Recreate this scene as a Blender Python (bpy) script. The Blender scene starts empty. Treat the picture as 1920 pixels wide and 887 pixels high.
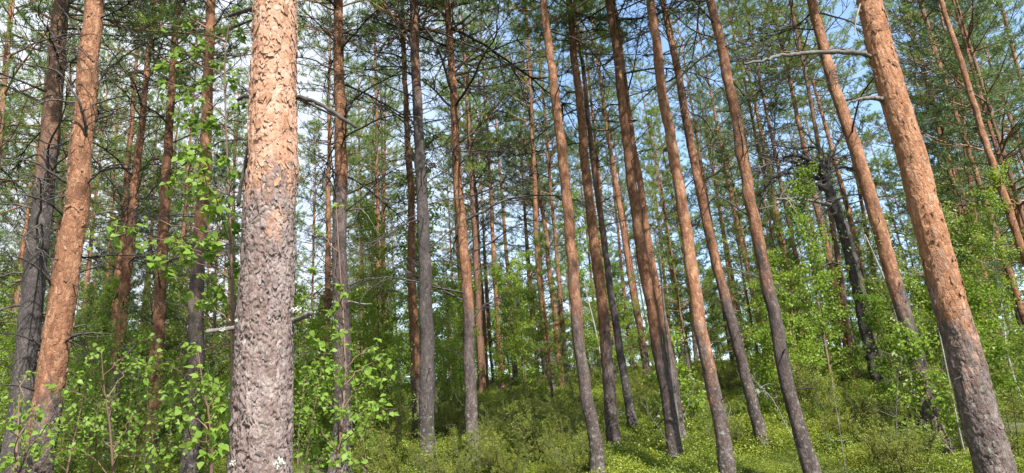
import bpy, math, random
import numpy as np
from mathutils import Vector, Matrix, noise as mnoise

random.seed(7)
rng = np.random.default_rng(11)
scene = bpy.context.scene
COL = scene.collection
R = math.radians

# ------------------------------------------------------------------ camera
F = 1330.0                      # focal length in photo pixels (photo 1920 x 887)
CX, CY = 960.0, 443.5
EYE = 1.6
PITCH = R(17.75); ROLL = R(-4.41)
_R0 = Vector((1, 0, 0)); _U0 = Vector((0, -math.sin(PITCH), math.cos(PITCH)))
C_F = Vector((0, math.cos(PITCH), math.sin(PITCH)))
C_R = math.cos(ROLL) * _R0 + math.sin(ROLL) * _U0
C_U = -math.sin(ROLL) * _R0 + math.cos(ROLL) * _U0
CAM = Vector((0, 0, EYE))
cd = bpy.data.cameras.new('camera'); cam = bpy.data.objects.new('camera', cd); COL.objects.link(cam)
cd.sensor_width = 36; cd.lens = 36 * F / 1920; cd.clip_end = 2000; cd.clip_start = .05
cam.matrix_world = Matrix(((C_R.x, C_U.x, -C_F.x, 0), (C_R.y, C_U.y, -C_F.y, 0), (C_R.z, C_U.z, -C_F.z, EYE), (0, 0, 0, 1)))
scene.camera = cam

# ------------------------------------------------------------------ sky and sun
SUN_AZ, SUN_EL = R(155), R(49)          # clockwise from +Y (view direction); behind and right of the camera
w = bpy.data.worlds.new('World'); scene.world = w; w.use_nodes = True
nt = w.node_tree; nt.nodes.clear()
def N(t, k, **kw):
    n = t.nodes.new(k)
    for a, b in kw.items(): setattr(n, a, b)
    return n
sky = N(nt, 'ShaderNodeTexSky', sky_type='NISHITA', sun_disc=False)
sky.sun_elevation = SUN_EL; sky.sun_rotation = SUN_AZ; sky.air_density = 1.3; sky.dust_density = .6; sky.ozone_density = 2.0
tc = N(nt, 'ShaderNodeTexCoord')
mp = N(nt, 'ShaderNodeMapping'); mp.inputs['Location'].default_value = (.35, .2, .1); mp.inputs['Scale'].default_value = (1, 1, 1.5)
n1 = N(nt, 'ShaderNodeTexNoise'); n1.inputs['Scale'].default_value = 1.7; n1.inputs['Detail'].default_value = 7; n1.inputs['Roughness'].default_value = .55
sx = N(nt, 'ShaderNodeSeparateXYZ')
mr = N(nt, 'ShaderNodeMath', operation='MULTIPLY_ADD'); mr.inputs[1].default_value = -.42; mr.inputs[2].default_value = .025   # a cloud bank to the west
ad = N(nt, 'ShaderNodeMath', operation='ADD')
cr = N(nt, 'ShaderNodeValToRGB'); cr.color_ramp.elements[0].position = .44; cr.color_ramp.elements[1].position = .68
mx = N(nt, 'ShaderNodeMix', data_type='RGBA'); mx.inputs['B'].default_value = (3.3, 3.55, 3.95, 1)
bg = N(nt, 'ShaderNodeBackground'); bg.inputs['Strength'].default_value = .12
wo = N(nt, 'ShaderNodeOutputWorld')
L = nt.links.new
L(tc.outputs['Generated'], mp.inputs['Vector']); L(mp.outputs[0], n1.inputs['Vector']); L(tc.outputs['Generated'], sx.inputs[0])
L(sx.outputs['X'], mr.inputs[0]); L(mr.outputs[0], ad.inputs[0]); L(n1.outputs['Fac'], ad.inputs[1])
L(ad.outputs[0], cr.inputs['Fac']); L(cr.outputs['Color'], mx.inputs['Factor']); L(sky.outputs[0], mx.inputs['A'])
L(mx.outputs['Result'], bg.inputs['Color']); L(bg.outputs[0], wo.inputs['Surface'])

sun_dir = Vector((math.sin(SUN_AZ) * math.cos(SUN_EL), math.cos(SUN_AZ) * math.cos(SUN_EL), math.sin(SUN_EL)))
sl = bpy.data.lights.new('sun', 'SUN'); sl.energy = 5.0; sl.angle = R(.53); sl.color = (1, .96, .90)
so = bpy.data.objects.new('sun', sl); COL.objects.link(so); so.location = (0, 0, 60)
so.rotation_euler = sun_dir.to_track_quat('Z', 'Y').to_euler()
scene.render.engine = 'CYCLES'
vs = scene.view_settings; vs.view_transform = 'Standard'; vs.look = 'None'; vs.exposure = 1.5; vs.gamma = 1
scene.cycles.max_bounces = 4; scene.cycles.transparent_max_bounces = 4; scene.cycles.diffuse_bounces = 3

# ------------------------------------------------------------------ helpers
def ray(px, py):
    return C_F + C_R * ((px - CX) / F) - C_U * ((py - CY) / F)
def at(px, py, D):
    d = ray(px, py); return CAM + d * (D / d.y)
def optdepth(p): return (Vector(p) - CAM).dot(C_F)

def g(x, y):
    """height of the forest floor"""
    if y < 0: z = .06 * y
    elif y < 22: z = .18 * y
    elif y < 46: t = y - 22; z = 3.96 + .18 * t - .18 / 48 * t * t
    else: z = 6.12 - .01 * (y - 46)
    if y > 0: t = min(1, y / 5); z -= .22 * t * t * (3 - 2 * t)      # a shallow dip in front
    if -80 < y < 120:
        z += .16 * mnoise.noise(Vector((x * .22, y * .22, 1.7))) + .10 * mnoise.noise(Vector((x * .9, y * .9, 5.1)))
    return z

def mk(name, V, faces, mats, smooth=True, attrs=None):
    """faces: list of int arrays (each n x k)"""
    me = bpy.data.meshes.new(name)
    V = np.asarray(V, dtype=np.float32).reshape(-1, 3)
    fs = [np.asarray(f, dtype=np.int32) for f in faces if len(f)]
    nl = sum(f.size for f in fs); npoly = sum(len(f) for f in fs)
    me.vertices.add(len(V)); me.loops.add(nl); me.polygons.add(npoly)
    me.vertices.foreach_set('co', V.ravel())
    me.loops.foreach_set('vertex_index', np.concatenate([f.ravel() for f in fs]))
    tot = np.concatenate([np.full(len(f), f.shape[1], dtype=np.int32) for f in fs])
    st = np.concatenate([[0], np.cumsum(tot)[:-1]]).astype(np.int32)
    me.polygons.foreach_set('loop_start', st)
    me.polygons.foreach_set('loop_total', tot)
    me.polygons.foreach_set('use_smooth', np.full(npoly, smooth, dtype=bool))
    for m in (mats if isinstance(mats, (list, tuple)) else [mats]): me.materials.append(m)
    if attrs:
        for k, v in attrs.items():
            a = me.attributes.new(k, 'FLOAT', 'POINT'); a.data.foreach_set('value', np.asarray(v, dtype=np.float32))
    me.update(calc_edges=True)
    return me

def add(name, me, parent=None, M=None, label=None, cat=None, group=None, kind=None):
    o = bpy.data.objects.new(name, me); COL.objects.link(o)
    if parent is not None: o.parent = parent
    if M is not None: o.matrix_local = M
    if label: o['label'] = label
    if cat: o['category'] = cat
    if group: o['group'] = group
    if kind: o['kind'] = kind
    return o
def thing(name, loc, label, cat, group=None, rz=0):
    return add(name, None, None, Matrix.Translation(loc) @ Matrix.Rotation(rz, 4, 'Z'), label, cat, group)

class MB:
    def __init__(s): s.V = []; s.F = {}; s.n = 0
    def put(s, V, f):
        V = np.asarray(V).reshape(-1, 3); f = np.asarray(f)
        s.V.append(V); s.F.setdefault(f.shape[1], []).append(f + s.n); s.n += len(V)
    def tube(s, P, r, k=5):
        P = np.asarray(P, dtype=float); n = len(P); r = np.broadcast_to(np.asarray(r, dtype=float), (n,))
        T = np.gradient(P, axis=0); T /= np.linalg.norm(T, axis=1)[:, None] + 1e-9
        a = np.array([0, 0, 1.]) if abs(T[0, 2]) < .8 else np.array([1., 0, 0])
        A = np.cross(T, a); A /= np.linalg.norm(A, axis=1)[:, None] + 1e-9
        B = np.cross(T, A)
        th = np.arange(k) * 2 * math.pi / k
        V = P[:, None, :] + r[:, None, None] * (np.cos(th)[None, :, None] * A[:, None, :] + np.sin(th)[None, :, None] * B[:, None, :])
        i = np.arange(n - 1)[:, None] * k; j = np.arange(k)[None, :]; j2 = (j + 1) % k
        q = np.stack([i + j, i + j2, i + k + j2, i + k + j], -1).reshape(-1, 4)
        s.put(V.reshape(-1, 3), q)
        s.put(P[-1:] + T[-1:] * r[-1], np.zeros((0, 3), int))
        e = s.n - 1; b = s.n - 1 - k
        s.F.setdefault(3, []).append(np.stack([b + np.arange(k), b + (np.arange(k) + 1) % k, np.full(k, e)], -1))
    def mesh(s, name, mat, smooth=True):
        return mk(name, np.concatenate(s.V), [np.concatenate(v) for v in s.F.values()], mat, smooth)

def unit(A): return A / (np.linalg.norm(A, axis=-1, keepdims=True) + 1e-9)

def needles(P, D, Ls, n, nl, wd, r=rng, spread=.85):
    """fine needles round shoots: one slim triangle each"""
    m = len(P)
    P = np.repeat(P, n, 0); D = np.repeat(D, n, 0); Ls = np.repeat(np.broadcast_to(Ls, (m,)), n)
    t = r.random(m * n)
    rv = r.normal(size=(m * n, 3)); rv -= D * (rv * D).sum(1)[:, None]; rv = unit(rv)
    d = unit(D * (.45 + .5 * t)[:, None] + rv * spread)
    b = P + D * (t * Ls)[:, None]
    s = unit(np.cross(d, r.normal(size=(m * n, 3)))) * wd / 2
    tip = b + d * (nl * (.7 + .5 * r.random(m * n)))[:, None]
    V = np.stack([b - s, b + s, tip], 1).reshape(-1, 3)
    return V, np.arange(len(V)).reshape(-1, 3)

def leafquads(P, tipd, nrm, size, asp=.75, fold=.18):
    """folded ovate leaves, 2 triangles each"""
    n = len(P); size = np.broadcast_to(size, (n,))[:, None]
    tipd = unit(tipd); sd = unit(np.cross(tipd, nrm)); nn = np.cross(sd, tipd)
    b = P; t = P + tipd * size; m1 = P + tipd * size * .38
    l = m1 + sd * size * asp / 2 + nn * size * fold; rr = m1 - sd * size * asp / 2 + nn * size * fold
    V = np.stack([b, l, t, rr], 1).reshape(-1, 3)
    i = np.arange(n)[:, None] * 4
    f = np.concatenate([i + [0, 2, 1], i + [0, 3, 2]], 0)
    return V, f

# ------------------------------------------------------------------ materials
def new_mat(name):
    m = bpy.data.materials.new(name); m.use_nodes = True
    t = m.node_tree; t.nodes.clear()
    return m, t, N(t, 'ShaderNodeOutputMaterial')
def ramp(t, stops, interp='LINEAR'):
    r = N(t, 'ShaderNodeValToRGB'); e = r.color_ramp.elements; r.color_ramp.interpolation = interp
    while len(e) < len(stops): e.new(.5)
    for i, (p, c) in enumerate(stops): e[i].position = p; e[i].color = (*c, 1)
    return r

def leaf_mat(name, cols, trans=.45, rough=.45, spec=.4, nscale=2.2, place=False):
    """leaves: colour per object and per patch, some light shining through"""
    m, t, out = new_mat(name); L = t.links.new
    geo = N(t, 'ShaderNodeNewGeometry'); oi = N(t, 'ShaderNodeObjectInfo')
    rp = ramp(t, [(i / (len(cols) - 1), c) for i, c in enumerate(cols)])
    no = N(t, 'ShaderNodeTexNoise'); no.inputs['Scale'].default_value = nscale; no.inputs['Detail'].default_value = 2
    tcn = N(t, 'ShaderNodeTexCoord'); L(geo.outputs['Position'] if place else tcn.outputs['Object'], no.inputs['Vector'])
    a = N(t, 'ShaderNodeMath', operation='MULTIPLY_ADD'); a.inputs[1].default_value = .34; 
    L(geo.outputs['Random Per Island'], a.inputs[0])
    b = N(t, 'ShaderNodeMath', operation='MULTIPLY_ADD'); b.inputs[1].default_value = .34; L(oi.outputs['Random'], b.inputs[0])
    c = N(t, 'ShaderNodeMath', operation='MULTIPLY_ADD'); c.inputs[1].default_value = .9; c.inputs[2].default_value = -.28; L(no.outputs['Fac'], c.inputs[0])
    L(c.outputs[0], b.inputs[2]); L(b.outputs[0], a.inputs[2]); L(a.outputs[0], rp.inputs['Fac'])
    p = N(t, 'ShaderNodeBsdfPrincipled'); p.inputs['Roughness'].default_value = rough; p.inputs['Specular IOR Level'].default_value = spec
    tr = N(t, 'ShaderNodeBsdfTranslucent')
    hs = N(t, 'ShaderNodeHueSaturation'); hs.inputs['Value'].default_value = 1.25; hs.inputs['Hue'].default_value = .485
    L(rp.outputs['Color'], p.inputs['Base Color']); L(rp.outputs['Color'], hs.inputs['Color']); L(hs.outputs[0], tr.inputs['Color'])
    ms = N(t, 'ShaderNodeMixShader'); ms.inputs[0].default_value = trans
    L(p.outputs[0], ms.inputs[1]); L(tr.outputs[0], ms.inputs[2]); L(ms.outputs[0], out.inputs['Surface'])
    return m

def bark_mat(name, grey, orange, zs=.42, scale=42, bump=.55, lichen=.12):
    """grey plated bark below, orange papery bark above, following the 'orange' attribute"""
    m, t, out = new_mat(name); L = t.links.new
    tcn = N(t, 'ShaderNodeTexCoord'); oi = N(t, 'ShaderNodeObjectInfo')
    off = N(t, 'ShaderNodeVectorMath', operation='MULTIPLY_ADD'); off.inputs[1].default_value = (1, 1, zs)
    L(tcn.outputs['Object'], off.inputs[0])
    cx = N(t, 'ShaderNodeCombineXYZ'); mu = N(t, 'ShaderNodeMath', operation='MULTIPLY'); mu.inputs[1].default_value = 37
    L(oi.outputs['Random'], mu.inputs[0]); L(mu.outputs[0], cx.inputs['Z']); L(mu.outputs[0], cx.inputs['X']); L(cx.outputs[0], off.inputs[2])
    wn = N(t, 'ShaderNodeTexNoise'); wn.inputs['Scale'].default_value = 34; wn.inputs['Detail'].default_value = 5
    L(off.outputs[0], wn.inputs['Vector'])
    wa = N(t, 'ShaderNodeVectorMath', operation='MULTIPLY_ADD'); wa.inputs[1].default_value = (.055, .055, .055)
    L(wn.outputs['Color'], wa.inputs[0]); L(off.outputs[0], wa.inputs[2])
    vo = N(t, 'ShaderNodeTexVoronoi'); vo.inputs['Scale'].default_value = scale; L(wa.outputs[0], vo.inputs['Vector'])
    ve = N(t, 'ShaderNodeTexVoronoi', feature='DISTANCE_TO_EDGE'); ve.inputs['Scale'].default_value = scale; L(wa.outputs[0], ve.inputs['Vector'])
    n2 = N(t, 'ShaderNodeTexNoise'); n2.inputs['Scale'].default_value = 9; n2.inputs['Detail'].default_value = 8; n2.inputs['Roughness'].default_value = .72
    L(off.outputs[0], n2.inputs['Vector'])
    sc = N(t, 'ShaderNodeSeparateColor'); L(vo.outputs['Color'], sc.inputs[0])
    mixr = N(t, 'ShaderNodeMath', operation='MULTIPLY_ADD'); mixr.inputs[1].default_value = .38; L(sc.outputs[0], mixr.inputs[0])
    hn = N(t, 'ShaderNodeMath', operation='MULTIPLY_ADD'); hn.inputs[1].default_value = 1.5; hn.inputs[2].default_value = -.44; L(n2.outputs['Fac'], hn.inputs[0]); L(hn.outputs[0], mixr.inputs[2])
    rg = ramp(t, [(i / (len(grey) - 1), c) for i, c in enumerate(grey)]); ro = ramp(t, [(i / (len(orange) - 1), c) for i, c in enumerate(orange)])
    L(mixr.outputs[0], rg.inputs['Fac']); L(mixr.outputs[0], ro.inputs['Fac'])
    at_ = N(t, 'ShaderNodeAttribute'); at_.attribute_name = 'orange'
    f1 = N(t, 'ShaderNodeMath', operation='MULTIPLY_ADD'); f1.inputs[1].default_value = .6; f1.inputs[2].default_value = -.56; L(sc.outputs[1], f1.inputs[0])
    f2 = N(t, 'ShaderNodeMath', operation='MULTIPLY_ADD'); f2.inputs[1].default_value = 1.7; L(at_.outputs['Fac'], f2.inputs[0]); L(f1.outputs[0], f2.inputs[2])
    f3 = N(t, 'ShaderNodeMath', operation='MULTIPLY_ADD'); f3.inputs[1].default_value = .9; f3.inputs[2].default_value = -.45; L(n2.outputs['Fac'], f3.inputs[0])
    f4 = N(t, 'ShaderNodeMath', operation='ADD', use_clamp=True); L(f2.outputs[0], f4.inputs[0]); L(f3.outputs[0], f4.inputs[1])
    mixc = N(t, 'ShaderNodeMix', data_type='RGBA'); L(f4.outputs[0], mixc.inputs['Factor']); L(rg.outputs[0], mixc.inputs['A']); L(ro.outputs[0], mixc.inputs['B'])
    # lichen freckles on the grey part
    ln = N(t, 'ShaderNodeTexNoise'); ln.inputs['Scale'].default_value = 26; ln.inputs['Detail'].default_value = 5; L(tcn.outputs['Object'], ln.inputs['Vector'])
    la = N(t, 'ShaderNodeAttribute'); la.attribute_name = 'lichen'
    l1 = N(t, 'ShaderNodeMath', operation='MULTIPLY_ADD'); l1.inputs[1].default_value = lichen; L(la.outputs['Fac'], l1.inputs[0]); L(ln.outputs['Fac'], l1.inputs[2])
    lr = ramp(t, [(.66, (0, 0, 0)), (.80, (1, 1, 1))]); L(l1.outputs[0], lr.inputs['Fac'])
    lm = N(t, 'ShaderNodeMath', operation='MULTIPLY'); lm.inputs[1].default_value = .75; L(lr.outputs[0], lm.inputs[0])
    mixl = N(t, 'ShaderNodeMix', data_type='RGBA'); L(lm.outputs[0], mixl.inputs['Factor']); L(mixc.outputs['Result'], mixl.inputs['A']); mixl.inputs['B'].default_value = (.20, .21, .175, 1)
    p = N(t, 'ShaderNodeBsdfPrincipled'); p.inputs['Roughness'].default_value = .85; p.inputs['Specular IOR Level'].default_value = .2
    hv = N(t, 'ShaderNodeHueSaturation'); vr = N(t, 'ShaderNodeMapRange'); vr.inputs['To Min'].default_value = .78; vr.inputs['To Max'].default_value = 1.15
    L(oi.outputs['Random'], vr.inputs['Value']); L(vr.outputs[0], hv.inputs['Value']); L(mixl.outputs['Result'], hv.inputs['Color']); L(hv.outputs[0], p.inputs['Base Color'])
    er = ramp(t, [(0, (0, 0, 0)), (.16, (1, 1, 1))]); L(ve.outputs['Distance'], er.inputs['Fac'])
    hsum = N(t, 'ShaderNodeMath', operation='MULTIPLY_ADD'); hsum.inputs[1].default_value = .5; L(sc.outputs[2], hsum.inputs[0]); L(er.outputs[0], hsum.inputs[2])
    hs2 = N(t, 'ShaderNodeMath', operation='MULTIPLY_ADD'); hs2.inputs[1].default_value = 1.6; L(wn.outputs['Fac'], hs2.inputs[0]); L(hsum.outputs[0], hs2.inputs[2])
    bp = N(t, 'ShaderNodeBump'); bp.inputs['Strength'].default_value = bump; bp.inputs['Distance'].default_value = .012
    L(hs2.outputs[0], bp.inputs['Height']); L(bp.outputs[0], p.inputs['Normal']); L(p.outputs[0], out.inputs['Surface'])
    return m

def simple_mat(name, cols, scale=8, rough=.85, bump=.3, bscale=60, stretch=(1, 1, 1), spec=.25):
    m, t, out = new_mat(name); L = t.links.new
    tcn = N(t, 'ShaderNodeTexCoord'); oi = N(t, 'ShaderNodeObjectInfo')
    vm = N(t, 'ShaderNodeVectorMath', operation='MULTIPLY'); vm.inputs[1].default_value = stretch; L(tcn.outputs['Object'], vm.inputs[0])
    no = N(t, 'ShaderNodeTexNoise'); no.inputs['Scale'].default_value = scale; no.inputs['Detail'].default_value = 6; no.inputs['Roughness'].default_value = .6; L(vm.outputs[0], no.inputs['Vector'])
    b = N(t, 'ShaderNodeMath', operation='MULTIPLY_ADD'); b.inputs[1].default_value = .4; b.inputs[2].default_value = -.2; L(oi.outputs['Random'], b.inputs[0])
    c = N(t, 'ShaderNodeMath', operation='ADD'); L(no.outputs['Fac'], c.inputs[0]); L(b.outputs[0], c.inputs[1])
    rp = ramp(t, [(.2 + .6 * i / (len(cols) - 1), cc) for i, cc in enumerate(cols)]); L(c.outputs[0], rp.inputs['Fac'])
    p = N(t, 'ShaderNodeBsdfPrincipled'); p.inputs['Roughness'].default_value = rough; p.inputs['Specular IOR Level'].default_value = spec
    L(rp.outputs[0], p.inputs['Base Color'])
    n2 = N(t, 'ShaderNodeTexNoise'); n2.inputs['Scale'].default_value = bscale; n2.inputs['Detail'].default_value = 4; L(vm.outputs[0], n2.inputs['Vector'])
    bp = N(t, 'ShaderNodeBump'); bp.inputs['Strength'].default_value = bump; bp.inputs['Distance'].default_value = .01
    L(n2.outputs['Fac'], bp.inputs['Height']); L(bp.outputs[0], p.inputs['Normal']); L(p.outputs[0], out.inputs['Surface'])
    return m

GREY = [(.030, .022, .020), (.070, .052, .047), (.15, .118, .107)]
ORNG = [(.06, .029, .018), (.175, .082, .044), (.34, .195, .115)]
M_bark = bark_mat('pine_bark', GREY, ORNG)
M_bark_dark = bark_mat('pine_bark_dark', [(.028, .023, .022), (.055, .045, .042), (.11, .092, .086)], [(.06, .033, .022), (.12, .066, .042), (.21, .12, .075)])  # dark bark; on left_dark and m8 the tone also stands in for shade
M_bark_near = bark_mat('pine_bark_near', [(.085, .052, .042), (.17, .125, .112), (.32, .262, .24)], [(.20, .088, .042), (.37, .20, .13), (.46, .33, .265)], scale=46, zs=.5, bump=.4)
M_bark_right = bark_mat('pine_bark_right', [(.045, .032, .028), (.115, .088, .079), (.24, .20, .185)], [(.11, .048, .024), (.28, .13, .065), (.42, .26, .17)])
M_fl_or = simple_mat('papery_flake', [(.15, .07, .037), (.29, .165, .10), (.37, .26, .20)], scale=25, bump=.2)
M_fl_dk = simple_mat('brown_flake', [(.09, .045, .028), (.20, .105, .062), (.29, .19, .13)], scale=25, bump=.2)
M_fl_gr = simple_mat('grey_flake', [(.065, .05, .046), (.14, .11, .10), (.24, .20, .19)], scale=25, bump=.3)
M_dead = simple_mat('dead_branch_wood', [(.018, .015, .014), (.042, .035, .031), (.095, .083, .075)], scale=6)
M_pale = simple_mat('weathered_branch_wood', [(.05, .044, .039), (.125, .112, .10), (.23, .215, .195)], scale=14, stretch=(1, 1, 1), bump=.6)
M_limb = simple_mat('live_branch_bark', [(.10, .055, .033), (.18, .10, .06), (.25, .15, .09)], scale=5)
M_birch_tw = simple_mat('birch_twig', [(.06, .035, .025), (.11, .065, .045), (.17, .11, .08)], scale=6)
M_birch_bk = simple_mat('birch_bark', [(.10, .085, .075), (.24, .22, .20), (.38, .36, .335)], scale=9, stretch=(1, 1, 3))
M_snag = bark_mat('dead_pine_bark', [(.03, .026, .024), (.07, .06, .055), (.15, .132, .122)], [(.03, .026, .024), (.07, .06, .055), (.15, .132, .122)], bump=.8)
M_needle = leaf_mat('pine_needles', [(.045, .088, .022), (.085, .15, .032), (.15, .225, .045)], trans=.35, rough=.5)
M_needle2 = leaf_mat('pine_needles_light', [(.075, .13, .024), (.13, .205, .034), (.21, .285, .045)], trans=.4, rough=.5)
M_needle_dk = leaf_mat('spruce_needles', [(.035, .07, .022), (.06, .11, .03), (.10, .155, .04)], trans=.25, rough=.5)
M_leaf = leaf_mat('birch_leaf', [(.085, .16, .02), (.145, .24, .033), (.215, .32, .048)], trans=.5, rough=.5, spec=.25)
M_leaf_far = leaf_mat('sapling_leaf', [(.085, .145, .016), (.165, .255, .026), (.26, .345, .036)], trans=.52)
M_leaf_pale = leaf_mat('spring_leaf', [(.10, .15, .03), (.16, .21, .045), (.21, .26, .06)], trans=.5)
M_jun = leaf_mat('juniper_needles', [(.08, .11, .018), (.16, .19, .027), (.27, .27, .04)], trans=.35)
M_bil = leaf_mat('bilberry_leaf', [(.09, .06, .03), (.06, .095, .014), (.14, .19, .02), (.24, .28, .03), (.34, .31, .05)], trans=.4, nscale=1.1, place=True)
M_lichen = simple_mat('foliose_lichen', [(.25, .27, .22), (.42, .44, .37), (.55, .56, .48)], scale=30, bump=.6)

m, t, out = new_mat('forest_floor'); M_ground = m
LL = t.links.new
tcn = N(t, 'ShaderNodeTexCoord'); no = N(t, 'ShaderNodeTexNoise'); no.inputs['Scale'].default_value = 1.1; no.inputs['Detail'].default_value = 8; no.inputs['Roughness'].default_value = .7
LL(tcn.outputs['Object'], no.inputs['Vector'])
rp = ramp(t, [(.3, (.04, .03, .018)), (.45, (.05, .055, .016)), (.58, (.075, .09, .02)), (.72, (.12, .10, .03))]); LL(no.outputs['Fac'], rp.inputs['Fac'])
p = N(t, 'ShaderNodeBsdfPrincipled'); p.inputs['Roughness'].default_value = .95; LL(rp.outputs[0], p.inputs['Base Color'])
n2 = N(t, 'ShaderNodeTexNoise'); n2.inputs['Scale'].default_value = 25; n2.inputs['Detail'].default_value = 5; LL(tcn.outputs['Object'], n2.inputs['Vector'])
bp = N(t, 'ShaderNodeBump'); bp.inputs['Strength'].default_value = .8; bp.inputs['Distance'].default_value = .05; LL(n2.outputs['Fac'], bp.inputs['Height']); LL(bp.outputs[0], p.inputs['Normal'])
LL(p.outputs[0], out.inputs['Surface'])

# ------------------------------------------------------------------ ground
def axis(a, b, fine0, fine1, step):
    f = np.arange(fine0, fine1 + 1e-6, step)
    k = np.geomspace(1, max(2, fine0 - a + 1), 14)[1:] - 1
    k2 = np.geomspace(1, max(2, b - fine1 + 1), 14)[1:] - 1
    return np.concatenate([(fine0 - k)[::-1], f, fine1 + k2])
gx = axis(-700, 700, -30, 30, .4); gy = axis(-300, 900, -4, 56, .4)
GV = np.array([(x, y, g(x, y)) for y in gy for x in gx])
nx = len(gx); ii, jj = np.meshgrid(np.arange(len(gy) - 1), np.arange(nx - 1), indexing='ij')
b0 = (ii * nx + jj).ravel()
add('ground', mk('ground', GV, [np.stack([b0, b0 + 1, b0 + nx + 1, b0 + nx], 1)], M_ground), kind='structure')

# ------------------------------------------------------------------ branch building blocks
def wander(p, d, L, n, r, wig=.18, up=0.0, droop=0.0):
    """a wandering line: start p, heading d"""
    P = [np.array(p, float)]; d = np.array(d, float); d /= np.linalg.norm(d); s = L / n
    for i in range(n):
        d = d + r.normal(size=3) * wig + np.array([0, 0, up - droop * i / n])
        d /= np.linalg.norm(d); P.append(P[-1] + d * s)
    return np.array(P)

def dead_branch(seed, L=1.3, twigs=10):
    r = np.random.default_rng(seed); b = MB()
    sl = r.uniform(-.1, .45)
    ax = wander((-.04, 0, 0), (1, 0, sl), L, 11, r, .10, up=r.uniform(-.02, .05), droop=r.uniform(.0, .22))
    rad = np.linspace(.0125, .0035, len(ax)) * (.8 + .4 * L / 1.3) * r.uniform(.8, 1.15)
    b.tube(ax, rad, 5)
    for k in range(twigs):
        i = r.integers(2, len(ax) - 1); d = ax[i] - ax[i - 1]; d /= np.linalg.norm(d)
        sd = np.cross(d, [0, 0, 1]) * r.choice([-1, 1]) * r.uniform(.5, 1.3) + d * .8 + np.array([0, 0, r.uniform(-.7, .3)])
        tl = L * r.uniform(.12, .45)
        tw = wander(ax[i], sd, tl, 6, r, .22, droop=r.uniform(-.1, .2))
        b.tube(tw, np.linspace(.0065, .0026, len(tw)), 4)
        for q in range(r.integers(1, 5)):
            j = r.integers(1, len(tw)); d2 = tw[j] - tw[j - 1]
            t2 = wander(tw[j], unit(d2) + r.normal(size=3) * .7, tl * r.uniform(.2, .5), 4, r, .25)
            b.tube(t2, np.linspace(.004, .0019, len(t2)), 3)
    return b.mesh('dead_branch_%d' % seed, M_dead)
DEAD = [dead_branch(100 + i, L=[1.1, 1.4, .8, 1.6, 1.25, .55, 1.0, 1.8, 1.3, .7, 1.5, .9][i], twigs=[8, 14, 6, 16, 12, 4, 10, 18, 9, 5, 14, 7][i]) for i in range(12)]

def stub(seed):
    r = np.random.default_rng(seed); b = MB(); ax = wander((-.03, 0, 0), (1, 0, .3), r.uniform(.06, .2), 5, r, .15); b.tube(ax, np.array([.018, .011, .008, .008, .007, .005]) * r.uniform(.7, 1.1), 6)
    return b.mesh('branch_stub_%d' % seed, M_dead)
STUB = [stub(200 + i) for i in range(6)]

def pine_limb(b, sh, r, p, az, L, slope, r0, nsec=8, nsh=5, k=4, bare=.38):
    """a living pine limb: wood tubes into b, shoot positions into sh"""
    d0 = np.array([math.cos(az), math.sin(az), slope])
    ax = wander(p, d0, L, 8, r, .10, up=.045)
    b.tube(ax, np.linspace(r0, r0 * .25, len(ax)), k)
    for s in range(nsec):
        t = bare + (1 - bare) * (s + r.random()) / nsec
        fi = min(t, .999) * 8; i = int(fi); q = ax[i] + (ax[i + 1] - ax[i]) * (fi - i)
        d = unit(ax[i + 1] - ax[i]); side = unit(np.cross(d, [0, 0, 1])) * (1 if s % 2 else -1)
        sd = d * r.uniform(.6, 1) + side * r.uniform(.5, 1.1) + np.array([0, 0, r.uniform(-.15, .35)])
        sl = L * r.uniform(.18, .38) * (1.25 - .7 * t)
        tw = wander(q, sd, sl, 4, r, .14, up=.07)
        b.tube(tw, np.linspace(r0 * .35, r0 * .14, 5), 3)
        for c in range(nsh):
            u = .25 + .75 * (c + r.random()) / nsh; fj = min(u, .999) * 4; j = int(fj)
            pp = tw[j] + (tw[j + 1] - tw[j]) * (fj - j)
            sh.append((pp, unit(unit(tw[j + 1] - tw[j]) * .8 + r.normal(size=3) * .55 + np.array([0, 0, .35]))))
        sh.append((tw[-1], unit(tw[-1] - tw[-2])))
    sh.append((ax[-1], unit(ax[-1] - ax[-2])))

def live_branch(seed, L=1.6, mat=M_needle):
    r = np.random.default_rng(seed); b = MB(); sh = []
    pine_limb(b, sh, r, (-.04, 0, 0), 0, L, r.uniform(.0, .45), .016, nsec=13, nsh=5, bare=.3)
    P = np.array([s[0] for s in sh]); D = np.array([s[1] for s in sh])
    V, f = needles(P, D, .09, 34, .055, .0052, r)
    return b.mesh('live_branch_%d' % seed, M_limb), mk('needle_spray_%d' % seed, V, [f], mat, False)
LIVE = [live_branch(300 + i, [1.3, 1.7, 2.0, 1.5, 1.9, 1.1, 1.6, 2.2][i], M_needle if i % 2 else M_needle2) for i in range(8)]

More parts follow.
